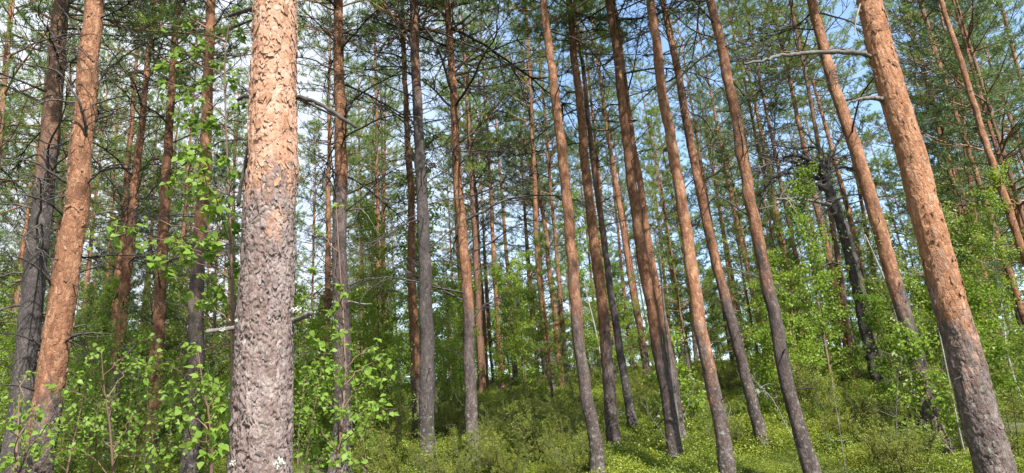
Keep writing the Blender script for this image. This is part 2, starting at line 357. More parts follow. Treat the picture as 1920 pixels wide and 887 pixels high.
def crown(seed, H=6.5, W=1.5, mat=M_needle, nn=14, dens=1.0, prof='pine', nl=.08, wd=.011):
    r = np.random.default_rng(seed); b = MB(); sh = []
    z = 0
    while z < H * .97:
        t = z / H
        if prof == 'pine': Lr = W * (.55 + .75 * math.sin(min(1, t * 1.5 + .18) * 1.57)) * (1 - t) ** .62
        elif prof == 'cone': Lr = W * (1 - t) ** .85
        nb = int(r.integers(3, 6) * dens) + 0
        a0 = r.uniform(0, 6.28)
        for kx in range(nb):
            Lb = max(.15, Lr * r.uniform(.55, 1.2))
            pine_limb(b, sh, r, (0, 0, z + r.uniform(-.12, .12)), a0 + kx * 6.283 / nb + r.uniform(-.4, .4), Lb, r.uniform(-.12, .3) + .5 * t, .006 + .011 * Lb, nsec=max(3, int(5.5 * Lb + 1)), nsh=4, k=3, bare=.3)
        z += r.uniform(.30, .58)
    b.tube(np.array([(0, 0, 0), (0, 0, H * .5), (0, 0, H)]), [.035, .022, .006], 5)
    sh.append((np.array([0, 0, H]), np.array([0, 0, 1.])))
    P = np.array([s[0] for s in sh]); D = np.array([s[1] for s in sh])
    V, f = needles(P, D, .12, nn, nl, wd, r)
    return b.mesh('crown_limbs_%d' % seed, M_limb), mk('crown_needles_%d' % seed, V, [f], mat, False), H
CROWN = [crown(500, 6.5, 1.4), crown(501, 7.5, 1.55, M_needle2), crown(502, 5.5, 1.25), crown(503, 8.5, 1.5, M_needle2), crown(504, 7, 1.7), crown(505, 6, 1.45, M_needle2)]
YOUNG = [crown(520, 6.0, 1.3, M_needle2, prof='cone', dens=1.2), crown(521, 7.5, 1.5, M_needle_dk, prof='cone', dens=1.5), crown(522, 9.0, 1.6, M_needle2, prof='cone', dens=1.2)]

# ------------------------------------------------------------------ trunks
def voro(u, v, nu, cu, cv, r, jit=.42):
    """cells on an unrolled cylinder, periodic in u; returns F1, F2, cell random, offset"""
    nv = int(v.max() / cv) + 4
    J = r.uniform(-jit, jit, (nu, nv, 2)); C = r.random((nu, nv))
    x = u / cu; y = v / cv + 1
    xi = np.floor(x).astype(int); yi = np.floor(y).astype(int)
    F1 = np.full(x.shape, 9.); F2 = F1.copy(); cid = np.zeros(x.shape); oy = np.zeros(x.shape)
    for dx in (-1, 0, 1):
        for dy in (-1, 0, 1):
            cx = xi + dx; cy = np.clip(yi + dy, 0, nv - 1)
            jx = J[cx % nu, cy]
            ddx = x - (cx + .5 + jx[..., 0]); ddy = y - (cy + .5 + jx[..., 1])
            d = np.sqrt(ddx * ddx + ddy * ddy); c = C[cx % nu, cy]
            n1_ = d < F1
            F2 = np.where(n1_, F1, np.minimum(F2, d)); cid = np.where(n1_, c, cid); oy = np.where(n1_, ddy, oy); F1 = np.where(n1_, d, F1)
    return F1, F2, cid, oy

def sm(a, b, x):
    t = np.clip((x - a) / (b - a), 0, 1); return t * t * (3 - 2 * t)

def snoise(u, v, per, r, nu, cv):
    """smooth value noise, periodic in u (nu cells round), cv metres per cell up"""
    nv = int(v.max() / cv) + 4; T = r.uniform(-1, 1, (nu, nv))
    x = u / per * nu; y = v / cv
    xi = np.floor(x).astype(int); yi = np.floor(y).astype(int); fx = x - xi; fy = y - yi
    fx = fx * fx * (3 - 2 * fx); fy = fy * fy * (3 - 2 * fy); yi = np.clip(yi, 0, nv - 2)
    a = T[xi % nu, yi]; b = T[(xi + 1) % nu, yi]; c = T[xi % nu, yi + 1]; d = T[(xi + 1) % nu, yi + 1]
    return (a * (1 - fx) + b * fx) * (1 - fy) + (c * (1 - fx) + d * fx) * fy

def trunk_mesh(name, path, rad, zz, sides, htrans, tw, mat, seed, detail=0, lich_h=1.6, lich_amt=1.0):
    """rings at heights zz (local, base at 0) along path(z) with radius rad(z); detail 2 = plated bark as geometry"""
    r = np.random.default_rng(seed)
    th = np.arange(sides) * 2 * math.pi / sides
    c = np.array([path(z) for z in zz]); rr = np.array([rad(z) for z in zz])
    TH, Z = np.meshgrid(th, zz)
    Rm = float(np.median(rr)); per = 2 * math.pi * Rm
    U = TH / (2 * math.pi) * per
    disp = .05 * rr[:, None] * snoise(U, Z, per, r, 5, .5) + .006 * snoise(U, Z, per, r, max(6, sides // 4), .09)
    org = sm(htrans - tw, htrans + tw, Z + (.35 * tw + .10) * snoise(U, Z, per, r, 6, .3) + .10 * snoise(U, Z, per, r, 14, .10))
    if detail >= 1:
        wu = U + .016 * snoise(U, Z, per, r, 20, .045) + .009 * snoise(U, Z, per, r, 48, .018); wv = Z + .03 * snoise(U, Z, per, r, 20, .04) + .014 * snoise(U, Z, per, r, 48, .016)
        cu = .019; nu = max(5, int(round(per / cu))); cu = per / nu
        F1, F2, cid, oy = voro(wu, wv, nu, cu, .06, r)
        e = sm(.0, .10, F2 - F1)
        lower = .0022 * e + .0042 * cid * e + .0036 * np.clip(-oy * 1.3, -.7, .7) * e
        nu4 = max(5, int(round(per / .07))); K1, K2, kid, ky_ = voro(wu, wv, nu4, per / nu4, .15, r)
        lower += .004 * sm(.0, .08, K2 - K1) - .003
        fz = np.abs(snoise(wu, Z, per, r, 26, .34)); fz2 = np.abs(snoise(wu + .01, Z, per, r, 48, .12))
        lower += -.010 * (1 - sm(.01, .11, fz)) - .007 * (1 - sm(.01, .12, fz2))      # long upright fissures
        nu2 = max(5, int(round(per / .06))); G1, G2, gid, gy_ = voro(wu + .3, wv + .2, nu2, per / nu2, .08, r)
        e2 = sm(.0, .07, G2 - G1)
        upper = .0006 * e2 + .0022 * gid + .0030 * np.clip(-gy_ * 1.2, -.6, .6) * e2      # flakes lifting at their lower edge
        nu3 = max(5, int(round(per / .022))); H1, H2, hid, hy_ = voro(wu, wv, nu3, per / nu3, .03, r)
        fine = (.0032 * hid + .0022 * np.clip(-hy_, -.6, .6)) * sm(0, .08, H2 - H1)
        disp = disp * .6 + (lower * (1 - org) + upper * org + fine * (1 - .6 * org)) * (1.0 if detail == 2 else .8)
    Rr = rr[:, None] + disp * np.minimum(1, rr[:, None] / .05)
    V = np.stack([c[:, 0, None] + Rr * np.cos(TH), c[:, 1, None] + Rr * np.sin(TH), Z + 0 * TH], -1).reshape(-1, 3)
    n = len(zz); i = np.arange(n - 1)[:, None] * sides; j = np.arange(sides)[None, :]; j2 = (j + 1) % sides
    q = np.stack([i + j, i + j2, i + sides + j2, i + sides + j], -1).reshape(-1, 4)
    lich = np.clip(1 - Z / lich_h, -.3, 1) * lich_amt + .25 * (1 - org) - .6 * org
    return mk(name, V, [q], mat, True, {'orange': org.ravel(), 'lichen': lich.ravel()}), Rr

def branch_matrix(p, az, tilt=0, s=1, roll=0):
    return Matrix.Translation(p) @ Matrix.Rotation(az, 4, 'Z') @ Matrix.Rotation(-tilt, 4, 'Y') @ Matrix.Rotation(roll, 4, 'X') @ Matrix.Scale(s, 4)

class Pine:
    pass

def make_pine(name, pts, D, wpx, wy, H, tpx, label, group=None, mat=None, nd=14, nlive=7, cb=None, ci=None, detail=0, sides=20, seed=0,
              vis=None, dead_h=(1.5, None), cat='pine tree', lich=1.0, dyd=0, tw=.7, dead_s=1.0, crown_set=None, csc=1.0, key_stubs=True):
    """pts: photo points bottom to top along the trunk's axis, at D metres; wpx the width seen at height wy; tpx where bark turns orange"""
    r = np.random.default_rng(1000 + seed)
    mat = mat or M_bark
    P3 = [at(x, y, D + dyd * (P_ / max(1, len(pts) - 1))) for P_, (x, y) in enumerate(pts)]
    # carry the axis down to the ground
    a, b_ = P3[0], P3[1]; d = (b_ - a).normalized(); d = (d + Vector((0, 0, 1.0)) * .6).normalized()
    base = a.copy()
    for _ in range(30):
        dz = base.z - g(base.x, base.y)
        base = base - d * (dz / d.z)
    base.z -= .0
    zs = [0.0]; xs = [base.x]; ys = [base.y]
    for q in P3:
        if q.z - base.z > zs[-1] + .15: zs.append(q.z - base.z); xs.append(q.x); ys.append(q.y)
    # continue upward, straightening
    q = P3[-1]; dd = (P3[-1] - P3[-2]).normalized(); sxy = Vector((dd.x / dd.z, dd.y / dd.z))
    zt = zs[-1]; cx_, cy_ = xs[-1], ys[-1]
    while zt < H:
        st = min(1.5, H - zt + .01); zt += st; cx_ += sxy.x * st; cy_ += sxy.y * st; sxy *= .7
        zs.append(zt); xs.append(cx_); ys.append(cy_)
    zs = np.array(zs); xs = np.array(xs) - base.x; ys = np.array(ys) - base.y
    # smooth
    zq = np.linspace(0, H, 60); xq = np.interp(zq, zs, xs); yq = np.interp(zq, zs, ys)
    for _ in range(3):
        xq[1:-1] = (xq[:-2] + 2 * xq[1:-1] + xq[2:]) / 4; yq[1:-1] = (yq[:-2] + 2 * yq[1:-1] + yq[2:]) / 4
    kk = np.cumsum(r.normal(size=(2, 60)), axis=1); kk -= np.linspace(0, 1, 60) * kk[:, -1:]; kk = kk - np.stack([np.convolve(np.pad(q_, 8, mode='edge'), np.ones(17) / 17, 'valid') for q_ in kk])
    xq = xq + kk[0] * .009; yq = yq + kk[1] * .009                # small natural kinks
    path = lambda z: (np.interp(z, zq, xq), np.interp(z, zq, yq))
    def yh(py, k=0):      # photo row -> height on this trunk
        hs = np.linspace(0, H, 120); best = 0; bd = 1e9
        for h in hs:
            xx, yy = path(h); v = Vector((base.x + xx, base.y + yy, base.z + h)) - CAM; dep = v.dot(C_F)
            yyp = CY - v.dot(C_U) / dep * F
            if abs(yyp - py) < bd: bd = abs(yyp - py); best = h
        return best
    hw = yh(wy); xx, yy = path(hw); dep = optdepth((base.x + xx, base.y + yy, base.z + hw))
    rw = wpx * dep / F / 2 * .94
    tp = lambda z: (1 - .93 * (max(z, 0) / H) ** 1.15)
    r0 = rw / tp(hw)
    rad = lambda z: r0 * tp(z) * (1 + .5 * math.exp(-max(z, 0) / .24))
    if detail:
        z0, z1 = yh(905) - .15, min(H * .7, yh(-15) + .5)
        st = .0055 if detail == 2 else .009
        zz = np.concatenate([np.arange(-.25, z0, .06), np.arange(z0, z1, st), np.arange(z1, H, .12), [H]])
    else:
        zz = np.concatenate([np.arange(-.25, H, .06 if D < 16 else .15), [H]])
    ht = yh(tpx) if tpx is not None else -3
    me, Rr = trunk_mesh('trunk_mesh', path, rad, zz, sides, ht, tw, mat, seed, detail, lich_amt=lich)
    th = thing(name, base, label, cat, group)
    tr = add('trunk', me, th)
    o = Pine(); o.root = th; o.base = base; o.H = H; o.path = path; o.rad = rad; o.yh = yh; o.ht = ht; o.trunk = tr; o.D = D
    cb = cb if cb is not None else H * .55
    o.cb = cb
    def on(z, az, inset=.3):
        x, y = path(z); rr = rad(z) * (1 - inset); return Vector((x + math.cos(az) * rr, y + math.sin(az) * rr, z))
    o.on = on
    d0 = dead_h[0]; d1 = dead_h[1] or cb + .8
    nd = int(nd * 1.5)
    for k in range(nd):
        z = d0 + (d1 - d0) * ((k + r.random()) / nd) ** .8
        az = r.uniform(0, 6.283)
        s = dead_s * r.uniform(.55, 1.15) * (.6 + .55 * (z - d0) / (d1 - d0))
        add('branch', DEAD[r.integers(len(DEAD))], th, branch_matrix(on(z, az), az, r.uniform(-.35, .35), s, r.uniform(-.5, .5)))
    for k in range(9 if D < 13 and key_stubs else 0):
        z = r.uniform(.8, cb); az = r.uniform(0, 6.283)
        add('branch_stub', STUB[r.integers(len(STUB))], th, branch_matrix(on(z, az), az, r.uniform(-.2, .6), r.uniform(.6, 1.3) * (rad(z) / .09) ** .5, r.uniform(-3, 3)))
    nlive = int(math.ceil(nlive * .6))
    for k in range(nlive):
        z = cb - .8 + 2.2 * (k + r.random()) / max(1, nlive)
        az = r.uniform(0, 6.283); wv, nv = LIVE[r.integers(len(LIVE))]
        bo = add('branch', wv, th, branch_matrix(on(z, az), az, r.uniform(-.25, .3), r.uniform(.7, 1.15), r.uniform(-.3, .3)))
        add('needles', nv, bo)
    st_ = crown_set or CROWN
    wm, nm, ch = st_[ci if ci is not None else r.integers(len(st_))]
    sc = (H - cb) / ch
    x0, y0 = path(cb); x1, y1 = path(H)
    axis_ = Vector((x1 - x0, y1 - y0, H - cb)).normalized()
    Mx = Matrix.Translation((x0, y0, cb)) @ Vector((0, 0, 1)).rotation_difference(axis_).to_matrix().to_4x4() @ Matrix.Rotation(r.uniform(0, 6.28), 4, 'Z') @ Matrix.Diagonal((csc * (.6 + .4 * sc), csc * (.6 + .4 * sc), sc * 1.01, 1))
    co = add('crown', nm, th, Mx); add('crown_limbs', wm, co)
    return o

def px_branch(o, pts, r0, r1, mat=M_dead, name='branch', dd=0, twigs=0, seed=0, k=7, label=None):
    """a particular branch seen in the photo, starting inside the trunk, with its own depth"""
    r = np.random.default_rng(5000 + seed)
    n = len(pts); P = []
    for i, (x, y) in enumerate(pts):
        D = o.D + dd * i / max(1, n - 1)
        P.append(np.array(at(x, y, D)) - np.array(o.base))
    # smooth and resample
    P = np.array(P); t = np.linspace(0, n - 1, n * 5); Q = np.stack([np.interp(t, np.arange(n), P[:, c]) for c in range(3)], 1)
    for _ in range(4): Q[1:-1] = (Q[:-2] + 2 * Q[1:-1] + Q[2:]) / 4
    L = np.linalg.norm(Q[-1] - Q[0])
    Q[1:-1] += r.normal(size=(len(Q) - 2, 3)) * min(.004, L * .004)
    x, y = o.path(Q[0, 2]); inn = np.array([x, y, Q[0, 2]]); Q = np.concatenate([[inn + (Q[0] - inn) * .35], Q])
    b = MB(); rr = np.linspace(r0, r1, len(Q)) * (1 + .12 * r.normal(size=len(Q)) * (k > 5)); b.tube(Q, rr, k)
    for q in range(twigs):
        i = r.integers(3, len(Q) - 1); d = unit(Q[i] - Q[i - 1])
        tw_ = wander(Q[i], d + r.normal(size=3) * .7 + np.array([0, 0, -.25]), L * r.uniform(.12, .4), 6, r, .2)
        b.tube(tw_, np.linspace(min(r1 * 1.3, r0 * .4), .0015, 7), 4)
    return add(name, b.mesh('branch_mesh', mat), o.root, label=label)

# ------------------------------------------------------------------ the pines one can tell apart
PG = 'pine trunks across the slope'
T = {}
def P(key, *a, **k): T[key] = make_pine('pine_tree', *a, seed=len(T) + 1, group=PG, **k)
# near trees
P('big', [(490, 887), (503, 600), (512, 443), (514, 200), (514, 0)], 3.4, 97, 443, 15, 372, 'nearest thick pine with flaking peach bark above grey scaly bark', mat=M_bark_near, nd=0, nlive=0, cb=7.2, ci=4, detail=2, sides=216, tw=.3, lich=.5, key_stubs=False)
P('right', [(1866, 880), (1833, 744), (1790, 594), (1755, 494), (1712, 300), (1660, 150), (1630, 0)], 4.9, 56, 443, 15, 560, 'thick leaning pine at right with one long bare horizontal dead branch', mat=M_bark_right, nd=0, nlive=0, cb=7.6, ci=1, detail=1, sides=128, tw=.95, lich=1.1)
P('left', [(74, 887), (102, 644), (120, 544), (137, 420), (154, 220), (178, 10)], 5.6, 46, 500, 14, 770, 'orange-barked pine at left with many arching bare dead branches', nd=12, nlive=5, cb=6.2, ci=0, detail=1, sides=96, dead_h=(3.6, 6.8), tw=.4)
P('left_dark', [(27, 870), (50, 640), (73, 444), (95, 240), (118, 0)], 6.6, 38, 444, 14, 300, 'dark-trunked pine at the far left edge behind the arching branches', mat=M_bark_dark, nd=24, nlive=8, cb=5.8, detail=0, sides=40, dead_h=(1.8, 6.6), dead_s=1.15)
P('l3', [(214, 735), (222, 640), (240, 494), (264, 250), (288, 10)], 12.5, 17, 444, 14, 690, 'slim orange pine behind birch leaves, next right of the arching-branch pine', nd=22, cb=7.5, sides=24, dead_s=1.2)
P('l4', [(281, 880), (292, 690), (302, 494), (318, 200), (335, 0)], 10.5, 20, 444, 14, 800, 'slim reddish pine rising through birch leaves left of a paler trunk', nd=22, cb=6.8, sides=24, dead_s=1.2)
P('l5', [(357, 880), (369, 640), (375, 444), (386, 240), (397, 0)], 9.2, 26, 444, 15, 450, 'pale grey-based pine just left of the nearest thick trunk', mat=M_bark, nd=12, cb=6.8, sides=32, tw=1.1)
P('m7', [(640, 870), (640, 660), (639, 500), (637, 200), (635, 0)], 10, 29, 460, 15, 330, 'upright pine with lichen-grey lower trunk right of the nearest thick trunk', nd=24, cb=6.9, sides=32, tw=.5, lich=1.3, dead_s=1.25)
P('m8', [(802, 875), (800, 690), (795, 494), (787, 300), (777, 10)], 9.2, 25, 500, 15, 150, 'dark brown pine with a slimmer orange one close on its left', mat=M_bark_dark, nd=26, cb=6.6, sides=32, dead_s=1.0, dead_h=(2.6, None))
P('m8a', [(783, 800), (777, 640), (771, 440), (761, 165), (756, 60)], 12, 15, 444, 13, 720, 'slim orange pine close behind the dark brown trunk', nd=14, cb=7.6, sides=20)
P('m9', [(891, 868), (882, 690), (870, 494), (854, 250), (840, 20)], 9.5, 20, 480, 15, 560, 'lone orange pine with a grey lichened foot left of the picture middle', nd=28, cb=6.6, sides=28, lich=1.4, dead_s=1.3)
P('m16', [(1121, 885), (1104, 760), (1092, 669), (1071, 480), (1057, 325), (1040, 165), (1020, 0)], 8.0, 21, 450, 15, 560, 'clean straight pine at the picture middle, its foot cut by the bottom edge', nd=6, cb=6.8, sides=32, tw=1.0, dead_h=(4.5, None))
P('m17', [(1154, 840), (1133, 644), (1117, 500), (1096, 260), (1080, 135), (1067, 0)], 9.8, 20, 470, 15, 620, 'second pine right of the picture middle, next to the clean straight one', nd=8, cb=6.9, sides=28, tw=1.0, dead_h=(3.5, None))
P('m18', [(1186, 796), (1157, 620), (1133, 470), (1107, 250)], 12.2, 13, 500, 14, 420, 'thin grey-brown pine leaning behind two orange ones near the middle', mat=M_bark_dark, nd=10, cb=7.4, sides=18)
P('m19', [(1217, 722), (1190, 560), (1168, 430), (1148, 300)], 20, 12, 500, 15, 640, 'thin pale orange pine farther up the slope between two thicker trunks', nd=8, cb=7.5, sides=16)
P('m20', [(1266, 846), (1228, 619), (1203, 469), (1180, 300), (1160, 150), (1143, 0)], 9.2, 22, 480, 15, 640, 'front trunk of the close pair of pines right of the middle', nd=8, cb=6.8, sides=32, tw=1.0, dead_h=(3.8, None))
P('m20b', [(1282, 836), (1257, 669), (1226, 519), (1211, 430), (1186, 250), (1158, 60)], 9.9, 15, 480, 14, 610, 'slimmer brighter orange trunk behind in the close pair of pines', nd=6, cb=6.8, sides=24, dead_h=(4, None))
P('m21', [(1363, 880), (1335, 719), (1315, 619), (1290, 470), (1260, 275), (1235, 125), (1219, 0)], 7.7, 23, 450, 15, 640, 'straight reddish pine right of the close pair, foot near the bottom edge', nd=8, cb=6.6, sides=32, tw=1.0, dead_h=(3.8, None))
P('m22', [(1430, 832), (1405, 730), (1375, 619), (1345, 494), (1310, 350), (1282, 190), (1242, 10)], 9.4, 19, 480, 15, 540, 'slightly bowed pine with short dead snags between two straight trunks', nd=20, cb=6.6, sides=28, dead_h=(1.2, None), dead_s=.75)
P('m23', [(1521, 884), (1498, 800), (1465, 669), (1437, 519), (1388, 270), (1356, 120), (1334, 0)], 7.4, 24, 480, 15, 470, 'brown pine with dark grey lower trunk left of the twisted dead snag', nd=10, cb=6.5, sides=32, tw=.8, dead_h=(3.2, None))
P('r25', [(1756, 828), (1720, 680), (1690, 569), (1658, 460), (1625, 350), (1591, 240), (1557, 125), (1524, 0)], 8.6, 27, 450, 15, 540, 'orange pine with dark foot just left of the thick leaning one', nd=10, cb=6.6, sides=36, tw=.5, dead_h=(3.2, None))
P('r27', [(1925, 490), (1900, 425), (1875, 340), (1840, 240), (1805, 125), (1768, 10)], 11.5, 13, 300, 14, 800, 'slender bright pine against blue sky near the right edge', nd=8, cb=8.4, sides=20, dead_h=(5, None))
# farther trunks that stand out
FAR_T = [
 ('l6', [(137, 780), (150, 660), (168, 480)], 19, 10, 'thin orange pine far back right of the arching-branch pine'),
 ('l7', [(325, 720), (334, 560), (341, 470)], 20, 9, 'thin far pine seen between two slim trunks behind birch leaves'),
 ('m1', [(612, 700), (614, 560), (615, 460)], 17, 12, 'reddish far pine close behind the lichen-grey trunk, on its left'),
 ('m2', [(713, 700), (711, 560), (709, 440)], 20, 11, 'bright orange far pine alone in the gap left of the dark brown pine'),
 ('m10', [(904, 738), (898, 590), (890, 440), (882, 300)], 20, 12, 'left one of two dark far trunks standing close together'),
 ('m10b', [(913, 736), (905, 590), (897, 460)], 22, 10, 'right one of two dark far trunks standing close together'),
 ('m11', [(942, 742), (932, 590), (924, 440)], 21, 10, 'thin brown far pine right of the two dark trunks'),
 ('m12', [(965, 690), (960, 600), (950, 480)], 26, 9, 'bright orange far pine short in view above the saplings'),
 ('m13', [(1038, 748), (1022, 620), (1005, 440), (1000, 290)], 18.8, 12, 'leftmost of three thin far pines left of the clean straight one'),
 ('m14', [(1056, 732), (1042, 620), (1024, 440), (1008, 330)], 21, 11, 'middle of three thin far pines left of the clean straight one'),
 ('m15', [(1068, 745), (1052, 594), (1042, 460)], 20, 9, 'rightmost of three thin far pines left of the clean straight one'),
 ('m17b', [(1150, 700), (1142, 560), (1132, 440)], 21, 10, 'pale orange far pine peeking out behind the second middle pine'),
 ('r1', [(1435, 660), (1416, 570), (1398, 490)], 24, 10, 'thin orange far pine in the gap left of the dark-footed brown pine'),
 ('r2', [(1516, 700), (1492, 570), (1470, 480)], 19, 11, 'thin orange far pine right of the dark-footed brown pine'),
 ('r3', [(1540, 722), (1516, 600), (1496, 500)], 17, 10, 'thin pale grey trunk beside a thin orange one left of the snag'),
 ('r4', [(1602, 712), (1578, 600), (1552, 480)], 17, 14, 'reddish mid-size pine close on the left of the snag trunk'),
 ('r4b', [(1608, 722), (1590, 620), (1572, 500)], 16, 12, 'dark slim pine between the reddish one and the snag trunk'),
 ('r5', [(1660, 640), (1646, 560), (1636, 500)], 24, 9, 'small orange far pine between the snag and the leaning pines'),
 ('r6', [(1872, 690), (1845, 594), (1825, 500), (1800, 400)], 17, 12, 'left one of two thin pines right of the thick leaning trunk'),
 ('r7', [(1876, 680), (1858, 580), (1835, 470), (1812, 280)], 16, 12, 'right one of two thin pines right of the thick leaning trunk'),
 ('r8', [(1920, 600), (1900, 530), (1872, 450)], 15, 12, 'thin mottled pine low at the right edge among green saplings'),
]
for i, (k, pts, D, wpx, lab) in enumerate(FAR_T):
    dark = k in ('m10', 'm10b', 'r4b', 'r3')
    T[k] = make_pine('pine_tree', pts, D, wpx, pts[1][1], 12.5 + (i * 37 % 30) / 10, None if dark else (640 if i % 3 else 720), lab, group='pines farther up the slope', mat=M_bark_dark if dark else M_bark, nd=9, nlive=3, cb=5.5 + (i * 53 % 25) / 10, sides=14, seed=60 + i, dead_h=(2.2, None))

# ------------------------------------------------------------------ bark flakes on the nearest trunk
def flake_mesh(seed, mat):
    r = np.random.default_rng(seed); n = 9
    a = np.sort(r.uniform(0, 6.283, n)); a = np.arange(n) * 6.283 / n + r.uniform(-.25, .25, n)
    rad = r.uniform(.35, 1.25, n)
    x = np.cos(a) * rad * .013; y = np.sin(a) * rad * .019
    # local frame: x across the trunk, y up the trunk, z out; one edge lifts off
    lift = lambda xx, yy: .0025 + .006 * np.clip((-yy / .019 - .1), 0, 2) ** 1.5 * .55 + .003 * np.abs(xx / .013) ** 2
    top = np.stack([x, y, lift(x, y) + .0012], 1); bot = np.stack([x, y, lift(x, y) - .0012], 1)
    V = np.concatenate([top, bot, [[0, 0, .0062]], [[0, 0, -.004]]]); k = np.arange(n); k2 = (k + 1) % n
    f = np.concatenate([np.stack([k, k2, np.full(n, 2 * n)], 1), np.stack([k, n + k, k2], 1), np.stack([k2, n + k, n + k2], 1), np.stack([n + k2, n + k, np.full(n, 2 * n + 1)], 1)])
    return mk('bark_flake_%d' % seed, V, [f], mat, False)
FL_O = [flake_mesh(700 + i, M_fl_or) for i in range(10)]; FL_G = [flake_mesh(730 + i, M_fl_gr) for i in range(10)]; FL_D = [flake_mesh(760 + i, M_fl_dk) for i in range(10)]

def flakes(o, n, z0, z1, sc=(.6, 1.5), seed=1, merge=False, cols=0):
    r = np.random.default_rng(seed); acc = {0: ([], []), 1: ([], [])}
    for k in range(n):
        z = r.uniform(z0, z1)
        x, y = o.path(z); rr = o.rad(z)
        tocam = math.atan2(CAM.y - (o.base.y + y), CAM.x - (o.base.x + x))
        a = tocam + r.uniform(-1.65, 1.65)
        nrm = Vector((math.cos(a), math.sin(a), 0)); tg = Vector((-math.sin(a), math.cos(a), 0)); up = Vector((0, 0, 1))
        rot = r.normal() * .5 + (0 if r.random() < .75 else 3.14)
        s = r.uniform(*sc) * (1 if z > o.ht else .8)
        M = Matrix.Translation(Vector((x, y, z)) + nrm * (rr + .004)) @ Matrix(((tg.x, up.x, nrm.x, 0), (tg.y, up.y, nrm.y, 0), (tg.z, up.z, nrm.z, 0), (0, 0, 0, 1))) @ Matrix.Rotation(rot, 4, 'Z') @ Matrix.Diagonal((s * r.uniform(.7, 1.1), s * r.uniform(.9, 1.7), s * r.uniform(.5, 1.2), 1))
        org = z + r.normal() * .12 > o.ht
        me = ((FL_D if cols else FL_O) if org else FL_G)[r.integers(10)]
        if not merge: add('bark_flake', me, o.trunk, M); continue
        co = np.empty(len(me.vertices) * 3, np.float32); me.vertices.foreach_get('co', co); A = np.array(M)
        tv = np.empty(len(me.polygons) * 3, np.int32); me.loops.foreach_get('vertex_index', tv)
        V_, F_ = acc[int(org)]; F_.append(tv.reshape(-1, 3) + len(V_) * (len(co) // 3)); V_.append(co.reshape(-1, 3) @ A[:3, :3].T + A[:3, 3])
    for kk, (V_, F_) in acc.items():
        if V_: add('bark_flakes', mk('bark_flakes', np.concatenate(V_), [np.concatenate(F_)], M_fl_or if kk else M_fl_gr, False), o.trunk, kind='stuff')
b = T['big']
flakes(b, 300, b.yh(905), b.yh(-10), seed=3, sc=(.5, 1.5))
flakes(b, 900, b.yh(905), b.yh(-10), seed=8, sc=(.3, .75), merge=True)
flakes(T['right'], 150, T['right'].yh(900), T['right'].yh(-10), sc=(.45, 1.2), seed=4, cols=1)
flakes(T['left'], 130, T['left'].yh(880), T['left'].yh(-10), sc=(.45, 1.2), seed=5, cols=1)

# ------------------------------------------------------------------ particular branches
def lichen_tuft(parent, p, s, seed):
    r = np.random.default_rng(seed); n = 46
    Pn = r.normal(size=(n, 3)) * s * np.array([.5, .4, .35]); d = unit(r.normal(size=(n, 3))); nn = unit(r.normal(size=(n, 3)))
    V, f = leafquads(Pn, d, nn, s * r.uniform(.35, .7, n), asp=.9, fold=.3)
    return add('lichen_tuft', mk('lichen_tuft', V, [f], M_lichen, False), parent, Matrix.Translation(p))
px_branch(b, [(562, 182), (590, 190), (625, 210), (668, 239)], .0125, .0085, M_dead, dd=-.15, seed=1, k=8, label='broken dead branch slanting down from the peach bark')
px_branch(b, [(472, 182), (460, 180), (447, 187)], .014, .010, M_dead, dd=.2, seed=2)
px_branch(b, [(470, 255), (462, 300), (452, 345), (446, 386)], .011, .009, M_dead, dd=.1, twigs=0, seed=3, label='dead branch hanging straight down along the trunk')
px_branch(b, [(468, 358), (455, 358)], .007, .005, M_dead, seed=31)
px_branch(b, [(474, 16), (452, 22), (430, 30)], .015, .010, M_dead, dd=.25, twigs=2, seed=4)
s1 = px_branch(b, [(455, 613), (420, 618), (388, 622)], .0135, .010, M_pale, dd=-.1, seed=5, label='lichened grey stub on the left of the trunk')
s2 = px_branch(b, [(553, 601), (570, 594), (583, 587)], .0135, .012, M_pale, dd=-.12, seed=6)
bb = np.array(b.base)
lichen_tuft(s1, Vector(np.array(at(447, 601, 3.33)) - bb), .022, 1)
lichen_tuft(s1, Vector(np.array(at(418, 618, 3.33)) - bb), .014, 2)
lichen_tuft(s2, Vector(np.array(at(558, 580, 3.3)) - bb), .018, 3)
lichen_tuft(b.trunk, Vector(np.array(at(522, 868, 3.27)) - bb), .022, 4)
lichen_tuft(b.trunk, Vector(np.array(at(440, 868, 3.3)) - bb), .02, 5)
rt = T['right']
px_branch(rt, [(1640, 107), (1610, 99), (1560, 97), (1500, 101), (1465, 104), (1435, 113), (1397, 120)], .021, .008, M_pale, dd=-.7, seed=7, k=9, label='long bare weathered branch reaching left')
px_branch(rt, [(1660, 187), (1640, 184), (1618, 184), (1598, 190)], .021, .009, M_pale, dd=-.4, seed=8, k=9, label='short weathered stub below the long bare branch')
px_branch(rt, [(1616, 0), (1606, 30), (1602, 65)], .008, .004, M_pale, dd=-.2, seed=9)
lf = T['left']
